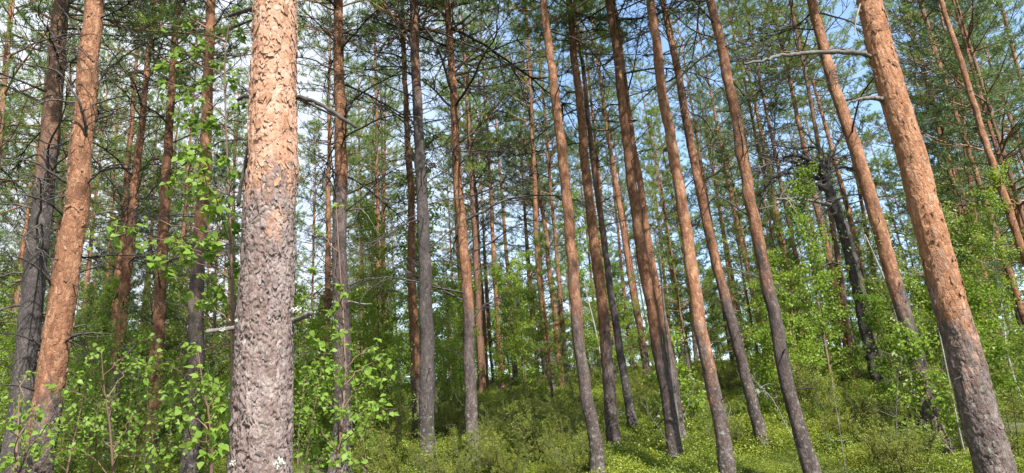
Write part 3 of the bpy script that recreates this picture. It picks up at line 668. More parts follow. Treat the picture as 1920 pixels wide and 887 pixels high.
LB = [([(158, 270), (162, 235), (150, 190), (112, 132), (60, 122), (0, 112)], .016, -.5, 5), ([(166, 100), (158, 70), (130, 35), (105, 5)], .013, .2, 3),
      ([(150, 100), (110, 88), (60, 76), (0, 78)], .010, .4, 6), ([(130, 192), (95, 185), (60, 200), (20, 195)], .009, -.4, 5),
      ([(127, 345), (100, 325), (60, 300), (0, 295)], .013, -.3, 4), ([(124, 410), (100, 385), (60, 367), (0, 364)], .013, -.5, 5),
      ([(162, 345), (180, 328), (205, 310), (235, 307), (252, 318)], .012, -.2, 4), ([(150, 415), (180, 402), (220, 394)], .009, .3, 3),
      ([(172, 200), (190, 140), (232, 86)], .010, .5, 2), ([(170, 198), (200, 188), (238, 178)], .008, -.3, 3),
      ([(102, 545), (85, 515), (50, 486), (0, 478)], .013, -.4, 4), ([(82, 650), (60, 637), (30, 626), (0, 624)], .012, -.2, 3),
      ([(116, 646), (135, 630), (165, 624), (214, 626)], .012, -.3, 2), ([(78, 742), (60, 730), (30, 722), (0, 722)], .011, -.3, 2),
      ([(105, 742), (125, 732), (142, 728)], .009, .2, 1), ([(140, 515), (180, 500), (230, 470)], .008, .4, 3), ([(125, 265), (110, 275), (60, 260), (0, 262)], .008, .5, 4)]
for i, (pts, r0, dd, tw_) in enumerate(LB): px_branch(lf, pts, r0, .004, M_dead, dd=dd, twigs=tw_ + 2, seed=40 + i, k=6)
m7 = T['m7']
for i, (pts, r0, dd, tw_, mt) in enumerate([([(625, 200), (632, 120), (650, 70), (660, 40)], .020, .2, 1, M_limb), ([(642, 265), (660, 268), (685, 275)], .012, -.5, 2, M_pale), ([(630, 395), (625, 320), (618, 270), (640, 266)], .013, -.3, 1, M_dead),
      ([(652, 395), (680, 390), (712, 440)], .012, -.5, 2, M_pale), ([(655, 320), (690, 290), (720, 265)], .010, -.6, 3, M_pale), ([(655, 535), (680, 525), (702, 520)], .014, -.3, 0, M_pale), ([(655, 565), (680, 570), (697, 570)], .012, .2, 1, M_pale), ([(632, 540), (625, 490), (600, 455)], .012, .3, 2, M_dead)]):
    px_branch(m7, pts, r0, .005, mt, dd=dd, twigs=tw_, seed=70 + i, k=6)
m8 = T['m8']
px_branch(m8, [(785, 130), (770, 80), (750, 30), (730, 0)], .026, .016, M_dead, dd=-.3, twigs=3, seed=90, label='thick dark limb rising steeply to the left')
px_branch(T['m9'], [(845, 142), (880, 136), (930, 126), (975, 118), (1010, 95)], .018, .007, M_limb, dd=-.5, twigs=8, seed=91)
px_branch(T['m20'], [(1196, 225), (1150, 240), (1090, 300)], .008, .004, M_dead, dd=.4, twigs=5, seed=92)
px_branch(T['m22'], [(1360, 660), (1350, 640), (1330, 642), (1290, 640)], .010, .004, M_dead, dd=-.4, twigs=4, seed=93)
px_branch(T['m23'], [(1425, 420), (1340, 360), (1320, 400), (1305, 430)], .010, .004, M_dead, dd=.3, twigs=4, seed=94)

# ------------------------------------------------------------------ the dead snag
SN = [(1652, 724), (1640, 680), (1622, 600), (1605, 520), (1590, 455), (1578, 420), (1565, 385), (1552, 350), (1545, 325)]
sD = 14.5
S3 = [at(x, y, sD) for x, y in SN]
base = Vector((S3[0].x + .05, S3[0].y, 0)); base.z = g(base.x, base.y)
sn = Pine(); sn.D = sD; sn.base = base
sn.root = thing('dead_snag', base, 'dark twisted dead pine snag with crooked drooping branches', 'dead tree')
sp = np.array([(0, 0, -.2)] + [tuple(v - base) for v in S3[1:]]); tt = np.linspace(0, len(sp) - 1, 70)
sp = np.stack([np.interp(tt, np.arange(len(sp)), sp[:, c]) for c in range(3)], 1)
for _ in range(4): sp[1:-1] = (sp[:-2] + 2 * sp[1:-1] + sp[2:]) / 4
sb = MB(); rr = np.interp(np.linspace(0, 1, 70), [0, .05, .3, .7, .9, 1], [.21, .165, .14, .115, .10, .06]) * (1 + .07 * rng.normal(size=70)); sb.tube(sp, rr, 14)
add('trunk', sb.mesh('snag_trunk', M_snag), sn.root)
sn.path = lambda z: (float(np.interp(z, sp[:, 2], sp[:, 0])), float(np.interp(z, sp[:, 2], sp[:, 1])))
for i, (pts, r0, dd, tw_, mt) in enumerate([([(1553, 350), (1540, 318), (1520, 300), (1490, 290), (1450, 300), (1420, 320)], .06, -.8, 16, M_snag), ([(1556, 360), (1530, 345), (1505, 338), (1480, 342), (1462, 372)], .05, -1.0, 10, M_snag),
      ([(1560, 385), (1530, 378), (1490, 372), (1455, 373)], .045, -1.2, 4, M_pale), ([(1545, 325), (1560, 290), (1580, 250), (1588, 225)], .055, .3, 5, M_snag), ([(1548, 330), (1575, 310), (1610, 320), (1640, 345)], .04, .6, 8, M_snag),
      ([(1575, 440), (1610, 410), (1640, 440)], .02, .4, 4, M_dead), ([(1600, 510), (1560, 490), (1530, 505)], .025, -.6, 5, M_dead), ([(1552, 345), (1530, 310), (1500, 305), (1440, 340)], .03, -.5, 14, M_dead), ([(1550, 340), (1520, 330), (1470, 322), (1430, 350), (1425, 400)], .04, -.3, 14, M_snag), ([(1550, 345), (1525, 355), (1500, 380), (1490, 420)], .03, -.8, 8, M_snag), ([(1548, 335), (1515, 312), (1470, 300), (1425, 288)], .04, .2, 12, M_snag), ([(1545, 325), (1535, 300), (1560, 300), (1600, 290)], .03, .9, 8, M_snag),
      ([(1545, 328), (1545, 290), (1530, 275), (1490, 280), (1445, 270)], .03, .6, 14, M_dead)]):
    px_branch(sn, pts, r0, .014, mt, dd=dd, twigs=tw_ * 3 + 6, seed=120 + i, k=7)

# ------------------------------------------------------------------ pines filling the stand behind
def far_trunk(seed, H=14):
    r = np.random.default_rng(seed)
    ph = r.uniform(0, 6, 2); am = r.uniform(.03, .16, 2)
    path = lambda z: (am[0] * math.sin(z * .35 + ph[0]) - am[0] * math.sin(ph[0]), am[1] * math.sin(z * .3 + ph[1]) - am[1] * math.sin(ph[1]))
    rad = lambda z: .105 * (1 - .93 * (max(z, 0) / H) ** 1.1) * (1 + .25 * math.exp(-max(z, 0) / .22))
    me, _ = trunk_mesh('far_trunk', path, rad, np.concatenate([np.arange(-.3, H, .3), [H]]), 10, r.uniform(1.5, 4), 1.2, M_bark if seed % 4 else M_bark_dark, seed)
    return me, path
FT = [far_trunk(840 + i) for i in range(8)]
used = [(o.base.x, o.base.y) for o in T.values()] + [(base.x, base.y)]
def clear(x, y, d): return all((x - a) ** 2 + (y - c) ** 2 > d * d for a, c in used)
r = np.random.default_rng(77)
def far_pine(x, y, sc, label, group, k, young=False):
    th = thing('pine_tree', (x, y, g(x, y)), label, 'pine tree', group, r.uniform(0, 6.28))
    if young:
        wm, nm, ch = YOUNG[k % 3]; Hh = ch * sc
        me, path = FT[k % 8]; add('trunk', me, th, Matrix.Diagonal((.45 * sc, .45 * sc, Hh / 14, 1)))
        co = add('crown', nm, th, Matrix.Translation((0, 0, Hh * .16)) @ Matrix.Diagonal((sc, sc, sc * .86, 1))); add('crown_limbs', wm, co); return
    me, path = FT[k % 8]; add('trunk', me, th, Matrix.Scale(sc, 4))
    wm, nm, ch = CROWN[r.integers(6)]; cb = r.uniform(5.6, 8.6)
    x0, y0 = path(cb); x1, y1 = path(14); ax = Vector((x1 - x0, y1 - y0, 14 - cb)).normalized(); s2 = (14 - cb) / ch
    Mx = Matrix.Scale(sc, 4) @ Matrix.Translation((x0, y0, cb)) @ Vector((0, 0, 1)).rotation_difference(ax).to_matrix().to_4x4() @ Matrix.Rotation(r.uniform(0, 6.28), 4, 'Z') @ Matrix.Diagonal((.5 + .5 * s2, .5 + .5 * s2, s2, 1))
    co = add('crown', nm, th, Mx); add('crown_limbs', wm, co)
    for q in range(8 if y < 30 else 4):
        z = r.uniform(3, cb + .5); az = r.uniform(0, 6.28); px_, py_ = path(z)
        add('branch', DEAD[r.integers(12)], th, branch_matrix((px_ * sc, py_ * sc, z * sc), az, r.uniform(-.3, .4), r.uniform(.7, 1.3), 0))
NEAR = [('left_dark', 'the far-left dark pine'), ('left', 'the arching-branch pine'), ('l3', 'the slim orange pine behind birch leaves'), ('l4', 'the slim reddish pine'), ('l5', 'the pale grey-based pine'), ('big', 'the nearest thick trunk'), ('m7', 'the lichen-grey pine'), ('m8', 'the dark brown pine'), ('m9', 'the lone orange pine'), ('m16', 'the clean straight middle pine'), ('m17', 'the second middle pine'), ('m20', 'the close pair of pines'), ('m21', 'the straight reddish pine'), ('m22', 'the bowed pine'), ('m23', 'the dark-footed brown pine'), ('r25', 'the pine beside the leaning one'), ('right', 'the thick leaning pine')]
def pix(p_):
    v = Vector(p_) - CAM; d_ = v.dot(C_F); return CX + v.dot(C_R) / d_ * F, CY - v.dot(C_U) / d_ * F
def gap(x, y, h):
    """between which near trunks a thing is seen, at height h above its foot"""
    px_, py_ = pix((x, y, g(x, y) + h)); rows = []
    for k_, nm_ in NEAR:
        o_ = T[k_]; z_ = o_.yh(min(880, max(10, py_))); a_, b_ = o_.path(z_); rows.append((pix((o_.base.x + a_, o_.base.y + b_, o_.base.z + z_))[0], nm_))
    rows.sort(); L_ = [q for q in rows if q[0] < px_]; R_ = [q for q in rows if q[0] >= px_]
    if not L_: return 'left of ' + R_[0][1]
    if not R_: return 'right of ' + L_[-1][1]
    return 'between ' + L_[-1][1] + ' and ' + R_[0][1]
def short(*ws):
    return ' '.join(' '.join(ws).split()[:16])
nfar = 0
for tries in range(6000):
    if nfar >= 128: break
    y = r.uniform(18, 54); x = r.uniform(-.80, .80) * y * 1.02
    if not clear(x, y, 1.7 if y < 30 else 2.0): continue
    if any(abs(pix((x, y, g(x, y) + h_))[0] - c_) < w_ for h_ in (9, 12) for c_, w_ in ((590, 52), (800, 25), (925, 45), (1440, 30), (1722, 60))): continue
    used.append((x, y)); nfar += 1
    ga = gap(x, y, 4); dp = 'farthest' if y > 38 else ('far' if y > 26 else 'mid-distance')
    far_pine(x, y, r.uniform(.78, 1.08), short(dp, 'slender pine', ga), '%s slender pines %s' % (dp, ga), nfar)
nf = 0
for tries in range(4000):
    if nf >= 56: break
    y = r.uniform(15, 42); x = r.uniform(-.8, .8) * y
    if not clear(x, y, 1.3): continue
    if any(abs(pix((x, y, g(x, y) + 6))[0] - c_) < w_ for c_, w_ in ((590, 40), (915, 30))): continue
    used.append((x, y)); nf += 1
    ga = gap(x, y, 3); far_pine(x, y, r.uniform(.6, 1.05), short('bushy young pine', ga), 'bushy young pines %s' % ga, nf, young=True)
for i, (px_, D_, sc, lab) in enumerate([(588, 24, 1.2, 'cone-topped pine in the sky gap right of the nearest trunk'), (905, 25, 1.15, 'cone-topped pine in the sky gap right of the lone orange pine'), (985, 22, 1.2, 'tall cone-topped pine left of the clean straight middle pine'), (1745, 26, 1.2, 'cone-topped pine against the blue gap right of the thick leaning pine'), (700, 26, 1.1, 'cone-topped pine between lichen-grey and dark brown pines'), (1450, 27, 1.1, 'cone-topped pine seen behind the pale birch')]):
    q = at(px_, 400, D_); used.append((q.x, q.y)); far_pine(q.x, q.y, sc, lab, 'cone-topped pines in the gaps', 2, young=True)
# dense evergreens at the right edge and big crowns that show
EV = [(1895, 12.5, 1.2, 1, 'dark dense evergreen crowding the upper right edge'), (1830, 20, 1.2, 1, 'dark dense evergreen behind the one at the right edge'), (1790, 17.5, .95, 2, 'green cone-shaped pine right of the thick leaning trunk'), (1700, 22, 1.15, 2, 'bushy green pine behind the thick leaning trunk')]
EV = [(at(a_, 330, b_).x, b_, c_, d_, e_) for a_, b_, c_, d_, e_ in EV]
for (px_, D_, Hh_, lab) in [(-20, 11.5, 13, 'needled pine crown filling the upper left corner'), (60, 15, 14, 'pine crown behind the far-left dark trunk'), (225, 16, 13, 'pine crown behind the slim orange pine at left')]:
    q = at(px_, 600, D_); used.append((q.x, q.y)); make_pine('pine_tree', [(px_ - 25, 860), (px_, 500), (px_ + 30, 120)], D_, 15, 500, Hh_, 650, lab, group='pine crowns at upper left', nd=14, nlive=8, cb=5.2, sides=18, seed=int(300 + D_), key_stubs=False)
for (x, y, sc, k, lab) in EV:
    th = thing('evergreen_tree', (x, y, g(x, y)), lab, 'evergreen tree', None, r.uniform(0, 6.28))
    wm, nm, ch = YOUNG[k]; add('trunk', FT[k][0], th, Matrix.Diagonal((.55, .55, ch * sc * 1.25 / 14, 1)))
    co = add('crown', nm, th, Matrix.Translation((0, 0, ch * sc * .26)) @ Matrix.Diagonal((sc * 1.15, sc * 1.15, sc, 1))); add('crown_limbs', wm, co)
    used.append((x, y))

for i, (x, y) in enumerate([(8.6, 2.2), (11.5, 3.5), (-5.5, -.5)]):  # unseen pines; the right-hand ones added to shade the floor and trunk feet
    far_pine(x, y, 1.0, 'pine standing beside the viewpoint, outside the picture', 'pines beside the viewpoint', i + 3)

# ------------------------------------------------------------------ deciduous saplings (thicket behind)
def sapling(seed, H, W, nleaf, mat, bark, ls=.058, bare=.10):
    r = np.random.default_rng(seed); b = MB()
    st = wander((0, 0, -.1), (0, 0, 1), H + .1, 14, r, .05, up=.05); b.tube(st, np.linspace(.008 + .004 * H, .003, 15), 5)
    PP = []; DD = []
    nb = int(9 * H)
    for k in range(nb):
        t = bare + (1 - bare) * (k + r.random()) / nb; fi = min(t, .999) * 14; i = int(fi); q = st[i] + (st[i + 1] - st[i]) * (fi - i)
        az = r.uniform(0, 6.28); Lb = W * (1.05 - .75 * t) * r.uniform(.5, 1.2) * (.6 + min(1, t * 4) * .4)
        br = wander(q, (math.cos(az), math.sin(az), r.uniform(.2, .9)), Lb, 5, r, .16, droop=.12); b.tube(br, np.linspace(.0035 + .004 * Lb, .0015, 6), 3)
        m = max(3, int(nleaf / nb)); u = r.uniform(.2, 1, m) * 4.999; ui = u.astype(int); PP.append(br[ui] + (br[ui + 1] - br[ui]) * (u - ui)[:, None] + r.normal(size=(m, 3)) * .06)
    Pn = np.concatenate(PP); n = len(Pn)
    tip = unit(r.normal(size=(n, 3)) * .8 + np.array([0, 0, -.45])); nn = unit(r.normal(size=(n, 3)) * .7 + np.array([0, -.25, .8]))
    V, f = leafquads(Pn, tip, nn, ls * r.uniform(.6, 1.15, n))
    return b.mesh('sapling_stem_%d' % seed, bark), mk('sapling_leaves_%d' % seed, V, [f], mat, False), H
SAP = [sapling(900, 3.2, .9, 3600, M_leaf_far, M_birch_tw), sapling(901, 4.2, 1.0, 4800, M_leaf_far, M_birch_tw), sapling(902, 2.4, .8, 2800, M_leaf_far, M_birch_tw), sapling(903, 5.2, 1.2, 5600, M_leaf_far, M_birch_bk), sapling(904, 3.6, 1.0, 2600, M_leaf_pale, M_birch_tw), sapling(905, 1.5, .6, 1500, M_leaf_far, M_birch_tw), sapling(906, 2.4, .75, 900, M_leaf, M_birch_tw, ls=.046), sapling(907, 1.5, .6, 480, M_leaf, M_birch_tw, ls=.044)]
def put_sap(x, y, k, sc, label, group, name='birch_sapling'):
    th = thing(name, (x, y, g(x, y)), label, 'sapling', group, r.uniform(0, 6.28)); s, l, h = SAP[k]
    tr = add('trunk', s, th, Matrix.Scale(sc, 4)); add('crown', l, th, Matrix.Scale(sc, 4))
ns = 0; us2 = []
for tries in range(8000):
    if ns >= 235: break
    y = r.uniform(11.5, 44) if ns > 50 else r.uniform(11.5, 20); x = r.uniform(-.8, .8) * y
    if y < 17 and -.12 * y < x < .34 * y: continue          # open glade in the middle
    if y < 14.4 and abs(pix((x, y, g(x, y) + 1.5))[0] - 1612) < 75: continue      # the snag stands free
    if any((x - a) ** 2 + (y - c) ** 2 < .5 for a, c in us2) or not clear(x, y, .45): continue
    us2.append((x, y)); ns += 1
    k = int(r.choice([0, 1, 2, 3, 4, 5], p=[.25, .22, .2, .1, .13, .1]))
    ga = gap(x, y, 2); cl = ['bushy', 'tall', 'low', 'tallest', 'pale', 'tiny'][k]; put_sap(x, y, k, r.uniform(.75, 1.15), short(cl, 'green sapling', ga), '%s saplings %s' % (cl, ga))
for (px_, D_, k_, sc_) in [(20, 8.5, 6, .8), (125, 8, 7, 1.1), (175, 9.5, 6, .85), (255, 9.5, 6, .9), (300, 8.4, 7, 1.2), (395, 9, 6, .7), (100, 11, 6, 1.0), (240, 11.5, 6, 1.1), (570, 9.0, 7, 1.1), (690, 9.4, 7, 1.0), (745, 10.6, 6, .8), (560, 11.5, 6, 1.1), (1300, 11, 5, 1.1), (1725, 9.6, 2, .8), (1790, 8.2, 5, 1.0), (1890, 9.0, 2, .9), (1470, 10.5, 5, 1.0), (1560, 12.5, 2, .7)]:
    q = at(px_, 850, D_); ga = gap(q.x, q.y, 1); cl = ['knee-high', 'tall', 'low', 'tallest', 'pale', 'small', 'airy', 'thin'][k_]; put_sap(q.x, q.y, k_, sc_, short('near', cl, 'leafy sapling', ga), 'near %s saplings %s' % (cl, ga))
for q_ in range(46):
    y = r.uniform(34, 50); x = r.uniform(-.5, .62) * y; k = int(r.integers(0, 4)); ga = gap(x, y, 2); put_sap(x, y, k, r.uniform(.8, 1.25), short('ridge-top sapling', ga), 'ridge-top saplings ' + ga)
# a tall, thinly leaved pale birch behind the snag
TB = sapling(930, 10.5, 2.1, 8000, M_leaf_pale, M_birch_bk, ls=.055, bare=.3)
for (px_, py_, D_, lab) in [(1478, 640, 19, 'tall thinly leaved pale birch behind the dead snag'), (1590, 640, 24, 'second pale birch farther back right of the dead snag')]:
    q = at(px_, py_, D_); th = thing('birch_tree', (q.x, q.y, g(q.x, q.y)), lab, 'birch tree'); add('trunk', TB[0], th); add('crown', TB[1], th)

# thin pale birch stems near the right pines
def pole(pts, D, r0, r1, mat, label, name='birch_sapling', cat='sapling', leaves=0):
    P3 = [at(x, y, D) for x, y in pts]; bs = P3[0].copy(); bs.z = g(bs.x, bs.y)
    th = thing(name, bs, label, cat); b = MB(); Q = np.array([(0, 0, -.1)] + [tuple(p_ - bs) for p_ in P3 if p_.z > bs.z + .1])
    tt = np.linspace(0, len(Q) - 1, 24); Q = np.stack([np.interp(tt, np.arange(len(Q)), Q[:, c]) for c in range(3)], 1)
    for _ in range(2): Q[1:-1] = (Q[:-2] + 2 * Q[1:-1] + Q[2:]) / 4
    b.tube(Q, np.linspace(r0, r1, 24), 7); add('trunk', b.mesh('stem', mat), th)
    rr_ = np.random.default_rng(int(pts[0][0]));
    if leaves:
        PP = []
        for q in range(12):
            i = rr_.integers(8, 23); tw_ = wander(Q[i], (rr_.normal(), rr_.normal(), .5), rr_.uniform(.3, .8), 5, rr_, .2, droop=.1)
            bb_ = MB(); bb_.tube(tw_, np.linspace(.004, .0015, 6), 3); add('branch', bb_.mesh('twig', M_birch_tw), th)
            m = leaves // 12; PP.append(tw_[rr_.integers(1, 6, m)] + rr_.normal(size=(m, 3)) * .07)
        Pn = np.concatenate(PP); n = len(Pn); V, f = leafquads(Pn, unit(rr_.normal(size=(n, 3)) + np.array([0, 0, -.4])), unit(rr_.normal(size=(n, 3)) * .7 + np.array([0, 0, .8])), .045 * rr_.uniform(.6, 1.1, n))
        add('crown', mk('leaves', V, [f], M_leaf_pale, False), th)
pole([(1800, 814), (1775, 690), (1750, 570), (1725, 470), (1715, 380)], 8.0, .010, .004, M_pale, 'thin pale birch stem left of the thick leaning pine', leaves=120)
pole([(1690, 640), (1682, 600), (1668, 545), (1640, 480), (1622, 440)], 10, .02, .008, M_birch_bk, 'white-barked young birch crossing in front of the dark-footed pine', leaves=200)
pole([(1276, 838), (1262, 720), (1250, 620), (1243, 560), (1236, 470)], 9.5, .028, .012, M_pale, 'bleached dead pole standing beside the close pair of pines', name='dead_pole', cat='dead tree')
pole([(1585, 880), (1572, 790), (1560, 720)], 8, .008, .004, M_pale, 'thin pale dead stem rising from the shrubs right of centre', name='dead_sapling', cat='dead tree')
pole([(435, 700), (433, 600), (432, 480), (428, 380)], 6, .011, .006, M_birch_tw, 'thin brown sapling stem just left of the nearest trunk', leaves=80)

# ------------------------------------------------------------------ near birch saplings with single leaves
def birch_leaf_mesh(seed, mat):
    r = np.random.default_rng(seed)
    # ovate blade with a drawn-out tip, folded along the midrib, curling
    yy = np.array([0, .12, .32, .55, .78, 1.0]); ww = np.array([0.02, .30, .40, .31, .13, 0]) * r.uniform(.88, 1.08)
    cv = r.uniform(-.25, .1); z = cv * yy ** 2; fo = r.uniform(.05, .22)
    mid = np.stack([0 * yy, yy, z], 1); lf_ = np.stack([-ww, yy, z + fo * ww], 1); rt_ = np.stack([ww, yy, z + fo * ww], 1)
    V = np.concatenate([mid, lf_[1:5], rt_[1:5]])
    f = []
    Lx = [0, 6, 7, 8, 9, 5]; Rx = [0, 10, 11, 12, 13, 5]
    for i in range(5):
        a, b2 = i, i + 1
        for S, fl in ((Lx, 0), (Rx, 1)):
            tri = [[a, b2, S[i + 1]]] if i == 0 else ([[a, b2, S[i]]] if i == 4 else [[a, b2, S[i + 1]], [a, S[i + 1], S[i]]])
            for t_ in tri: f.append(t_ if not fl else t_[::-1])
    # petiole
    n0 = len(V); V = np.concatenate([V, [[-.012, -.28, .04], [.012, -.28, .04]]]); f.append([n0, n0 + 1, 0])
    return mk('birch_leaf_%d' % seed, V, [np.array(f)], mat, True)
LEAF = [birch_leaf_mesh(950 + i, M_leaf) for i in range(8)]

def near_birch(stem, D, clusters, label, lsize, seed, depth=.35, cap=300, frac=1.35):
    r = np.random.default_rng(seed)
    P3 = [at(x, y, D) for x, y in stem]; bs = P3[0].copy(); bs.z = g(bs.x, bs.y); B = np.array(bs)
    th = thing('birch_sapling', bs, label, 'sapling')
    Q = np.array([(0, 0, -.1)] + [tuple(p_ - bs) for p_ in P3 if p_.z > bs.z + .05]); tt = np.linspace(0, len(Q) - 1, 40)
    Q = np.stack([np.interp(tt, np.arange(len(Q)), Q[:, c]) for c in range(3)], 1)
    for _ in range(4): Q[1:-1] = (Q[:-2] + 2 * Q[1:-1] + Q[2:]) / 4
    b = MB(); b.tube(Q, np.linspace(.012, .0035, 40), 7); add('trunk', b.mesh('birch_stem', M_birch_tw), th)
    lv = []
    for (cx_, cy_, cr_, n) in clusters:
        n = int(n * frac)
        dz = r.normal() * depth; c = np.array(at(cx_, cy_, max(D - .9, D + dz))) - B; rad = cr_ * D / F
        # bough from a lower point on the stem, arching to the cluster
        cand = Q[(Q[:, 2] < c[2] + .05)]; cand = cand if len(cand) else Q[:3]
        dist = np.linalg.norm(cand - c, axis=1) + .6 * np.abs(cand[:, 2] - c[2] + .25); a0 = cand[np.argmin(dist)]
        s = np.linspace(0, 1, 9)[:, None]; arch = np.array([0, 0, 1.]) * np.sin(s * 3.14) * .12 * np.linalg.norm(c - a0)
        far = c + unit(c - a0) * rad * .7
        pl = a0 + (far - a0) * s + arch + r.normal(size=(9, 3)) * .012 * (s > 0) ; b = MB(); b.tube(pl, np.linspace(.0045, .0014, 9), 5)
        for q in range(max(2, n // 4)):
            i = r.integers(4, 9); tw_ = wander(pl[i], unit(c - a0) * .5 + r.normal(size=3) * .7 + np.array([0, 0, -.1]), rad * r.uniform(.5, 1.1), 5, r, .2, droop=.1)
            b.tube(tw_, np.linspace(.0018, .0008, 6), 3)
            for l in range(6): lv.append(tw_[r.integers(1, 6)] + r.normal(size=3) * rad * .12)
        add('branch', b.mesh('birch_bough', M_birch_tw), th)
    lv = np.array(lv); tot = sum(int(c[3] * frac) for c in clusters); idx = r.permutation(len(lv))[:int(tot * 1.5)]
    # largest in view first: the nearest ones become single leaves
    dep = np.array([optdepth(lv[i] + B) for i in idx]); idx = idx[np.argsort(dep)]
    rest = [[], []]; 
    for m_, i in enumerate(idx):
        p_ = Vector(lv[i]); s = lsize * r.uniform(.6, 1.3)
        tip = Vector((r.normal() * .7, r.normal() * .7, -.55 + r.normal() * .45)).normalized()
        nn = Vector((r.normal() * .55 + .1, r.normal() * .55 - .5, .75)); nn = (nn - tip * nn.dot(tip)).normalized(); sd = tip.cross(nn)
        Mx = Matrix(((sd.x, tip.x, nn.x, p_.x), (sd.y, tip.y, nn.y, p_.y), (sd.z, tip.z, nn.z, p_.z), (0, 0, 0, 1))) @ Matrix.Scale(s, 4)
        if m_ < cap: add('leaf', LEAF[r.integers(8)], th, Mx)
        else:
            me = LEAF[r.integers(8)]; co = np.empty(len(me.vertices) * 3, np.float32); me.vertices.foreach_get('co', co); co = co.reshape(-1, 3)
            A = np.array(Mx); V = co @ A[:3, :3].T + A[:3, 3]
            tv = np.empty(len(me.polygons) * 3, np.int32); me.loops.foreach_get('vertex_index', tv)
            rest[1].append(tv.reshape(-1, 3) + len(rest[0]) * len(co)); rest[0].append(V)
    if rest[0]: add('leaves', mk('leaves', np.concatenate(rest[0]), [np.concatenate(rest[1])], M_leaf), th, kind='stuff')

near_birch([(452, 905), (446, 760), (438, 600), (432, 420), (424, 250), (420, 110), (430, 40)], 4.3,
    [(300, 55, 18, 6), (275, 130, 22, 9), (330, 105, 26, 12), (362, 95, 26, 14), (440, 35, 22, 9), (455, 72, 18, 9), (330, 165, 26, 12), (365, 168, 26, 13), (402, 125, 22, 8), (345, 230, 36, 24), (395, 232, 30, 16), (432, 150, 25, 9), (345, 290, 32, 18), (330, 345, 36, 18), (385, 285, 26, 12), (422, 292, 22, 9), (375, 350, 26, 12), (412, 398, 30, 22), (432, 432, 26, 18), (320, 420, 26, 12), (300, 446, 24, 10), (250, 446, 40, 14), (195, 452, 34, 9), (350, 460, 32, 16), (402, 470, 26, 15), (442, 505, 20, 10), (300, 492, 26, 13), (318, 525, 26, 12), (362, 560, 26, 10), (410, 545, 22, 11), (440, 200, 18, 6), (448, 330, 14, 6)],
    'fresh green birch sapling spreading leaves left of the nearest trunk', .047, 21, depth=.28, frac=2.2)
near_birch([(628, 915), (640, 800), (648, 700), (644, 600), (636, 480), (630, 380)], 5.0,
    [(600, 680, 30, 16), (640, 642, 36, 20), (690, 690, 36, 26), (722, 718, 30, 20), (650, 722, 40, 30), (690, 770, 36, 26), (620, 762, 36, 22), (582, 700, 26, 16), (582, 800, 36, 26), (622, 832, 36, 26), (742, 770, 26, 13), (662, 832, 30, 18), (700, 652, 22, 9), (640, 540, 20, 12), (636, 598, 22, 12), (592, 640, 26, 15), (575, 560, 14, 6), (588, 440, 16, 7), (578, 510, 14, 6), (640, 390, 12, 4), (600, 720, 40, 20), (570, 860, 36, 22), (640, 870, 40, 20)],
    'leafy birch sapling right of the nearest trunk foot', .044, 22, depth=.35)
near_birch([(395, 915), (398, 840), (392, 780), (380, 720), (370, 650)], 4.2,
    [(402, 742, 36, 30), (372, 722, 36, 24), (412, 782, 26, 16), (332, 722, 32, 16), (335, 800, 40, 20), (382, 842, 40, 20), (350, 655, 30, 10), (415, 820, 30, 16), (300, 760, 36, 14), (290, 690, 30, 8)],
    'low birch sapling with large glossy leaves at the foot of the nearest trunk', .042, 23, depth=.35, frac=1.5)
near_birch([(215, 930), (210, 850), (205, 790), (195, 730), (190, 660)], 5.2,
    [(200, 770, 50, 26), (250, 790, 50, 28), (130, 742, 40, 16), (130, 850, 50, 26), (212, 842, 50, 28), (290, 850, 50, 28), (280, 640, 30, 8), (240, 700, 40, 14), (170, 690, 36, 10), (300, 800, 40, 20), (160, 800, 40, 18)],
    'bushy birch sapling low at left beside the arching-branch pine', .036, 24, depth=.4, frac=1.8)
near_birch([(28, 940), (30, 860), (34, 800), (36, 740)], 4.6,
    [(60, 792, 40, 20), (28, 762, 32, 14), (42, 842, 42, 22), (15, 800, 30, 14), (80, 850, 40, 20), (20, 870, 40, 18), (50, 720, 30, 8), (110, 800, 34, 12)],
    'low birch sapling in the bottom left corner', .036, 25, depth=.35, frac=1.6)

# ------------------------------------------------------------------ juniper bushes
def juniper(seed, H, W):
    r = np.random.default_rng(seed); b = MB(); sh = []
    for k in range(int(7 * W / .5)):
        az = r.uniform(0, 6.28); st = wander((r.normal() * .06, r.normal() * .06, -.05), (math.cos(az) * .55, math.sin(az) * .55, 1), H * r.uniform(.55, 1.1), 7, r, .12, up=.02); b.tube(st, np.linspace(.011, .003, 8), 4)
        for q in range(15):
            i = r.integers(2, 8); d = unit(st[i] - st[i - 1]); br = wander(st[i], d * .7 + r.normal(size=3) * .65, W * r.uniform(.25, .6), 4, r, .15, up=.05); b.tube(br, np.linspace(.004, .0015, 5), 3)
            for c in range(11):
                j = r.integers(1, 5); sh.append((br[j] - (br[j] - br[j - 1]) * r.random(), unit(unit(br[j] - br[j - 1]) + r.normal(size=3) * .5 + np.array([0, 0, .15]))))
    Pn = np.array([s[0] for s in sh]); D = np.array([s[1] for s in sh]); V, f = needles(Pn, D, .11, 14, .026, .0085, r, spread=.9)
    return b.mesh('juniper_stems_%d' % seed, M_dead), mk('juniper_needles_%d' % seed, V, [f], M_jun, False)
JUN = [juniper(970, 1.3, .6), juniper(971, .9, .55), juniper(972, 1.7, .6), juniper(973, .7, .7)]
r = np.random.default_rng(99)
def jun(px_, D, k, sc, lab, grp):
    q = at(px_, 850, D); th = thing('juniper_bush', (q.x, q.y, g(q.x, q.y)), lab, 'juniper bush', grp, r.uniform(0, 6.28)); s, f = JUN[k]
    add('stem', s, th, Matrix.Scale(sc, 4)); add('foliage', f, th, Matrix.Scale(sc, 4))
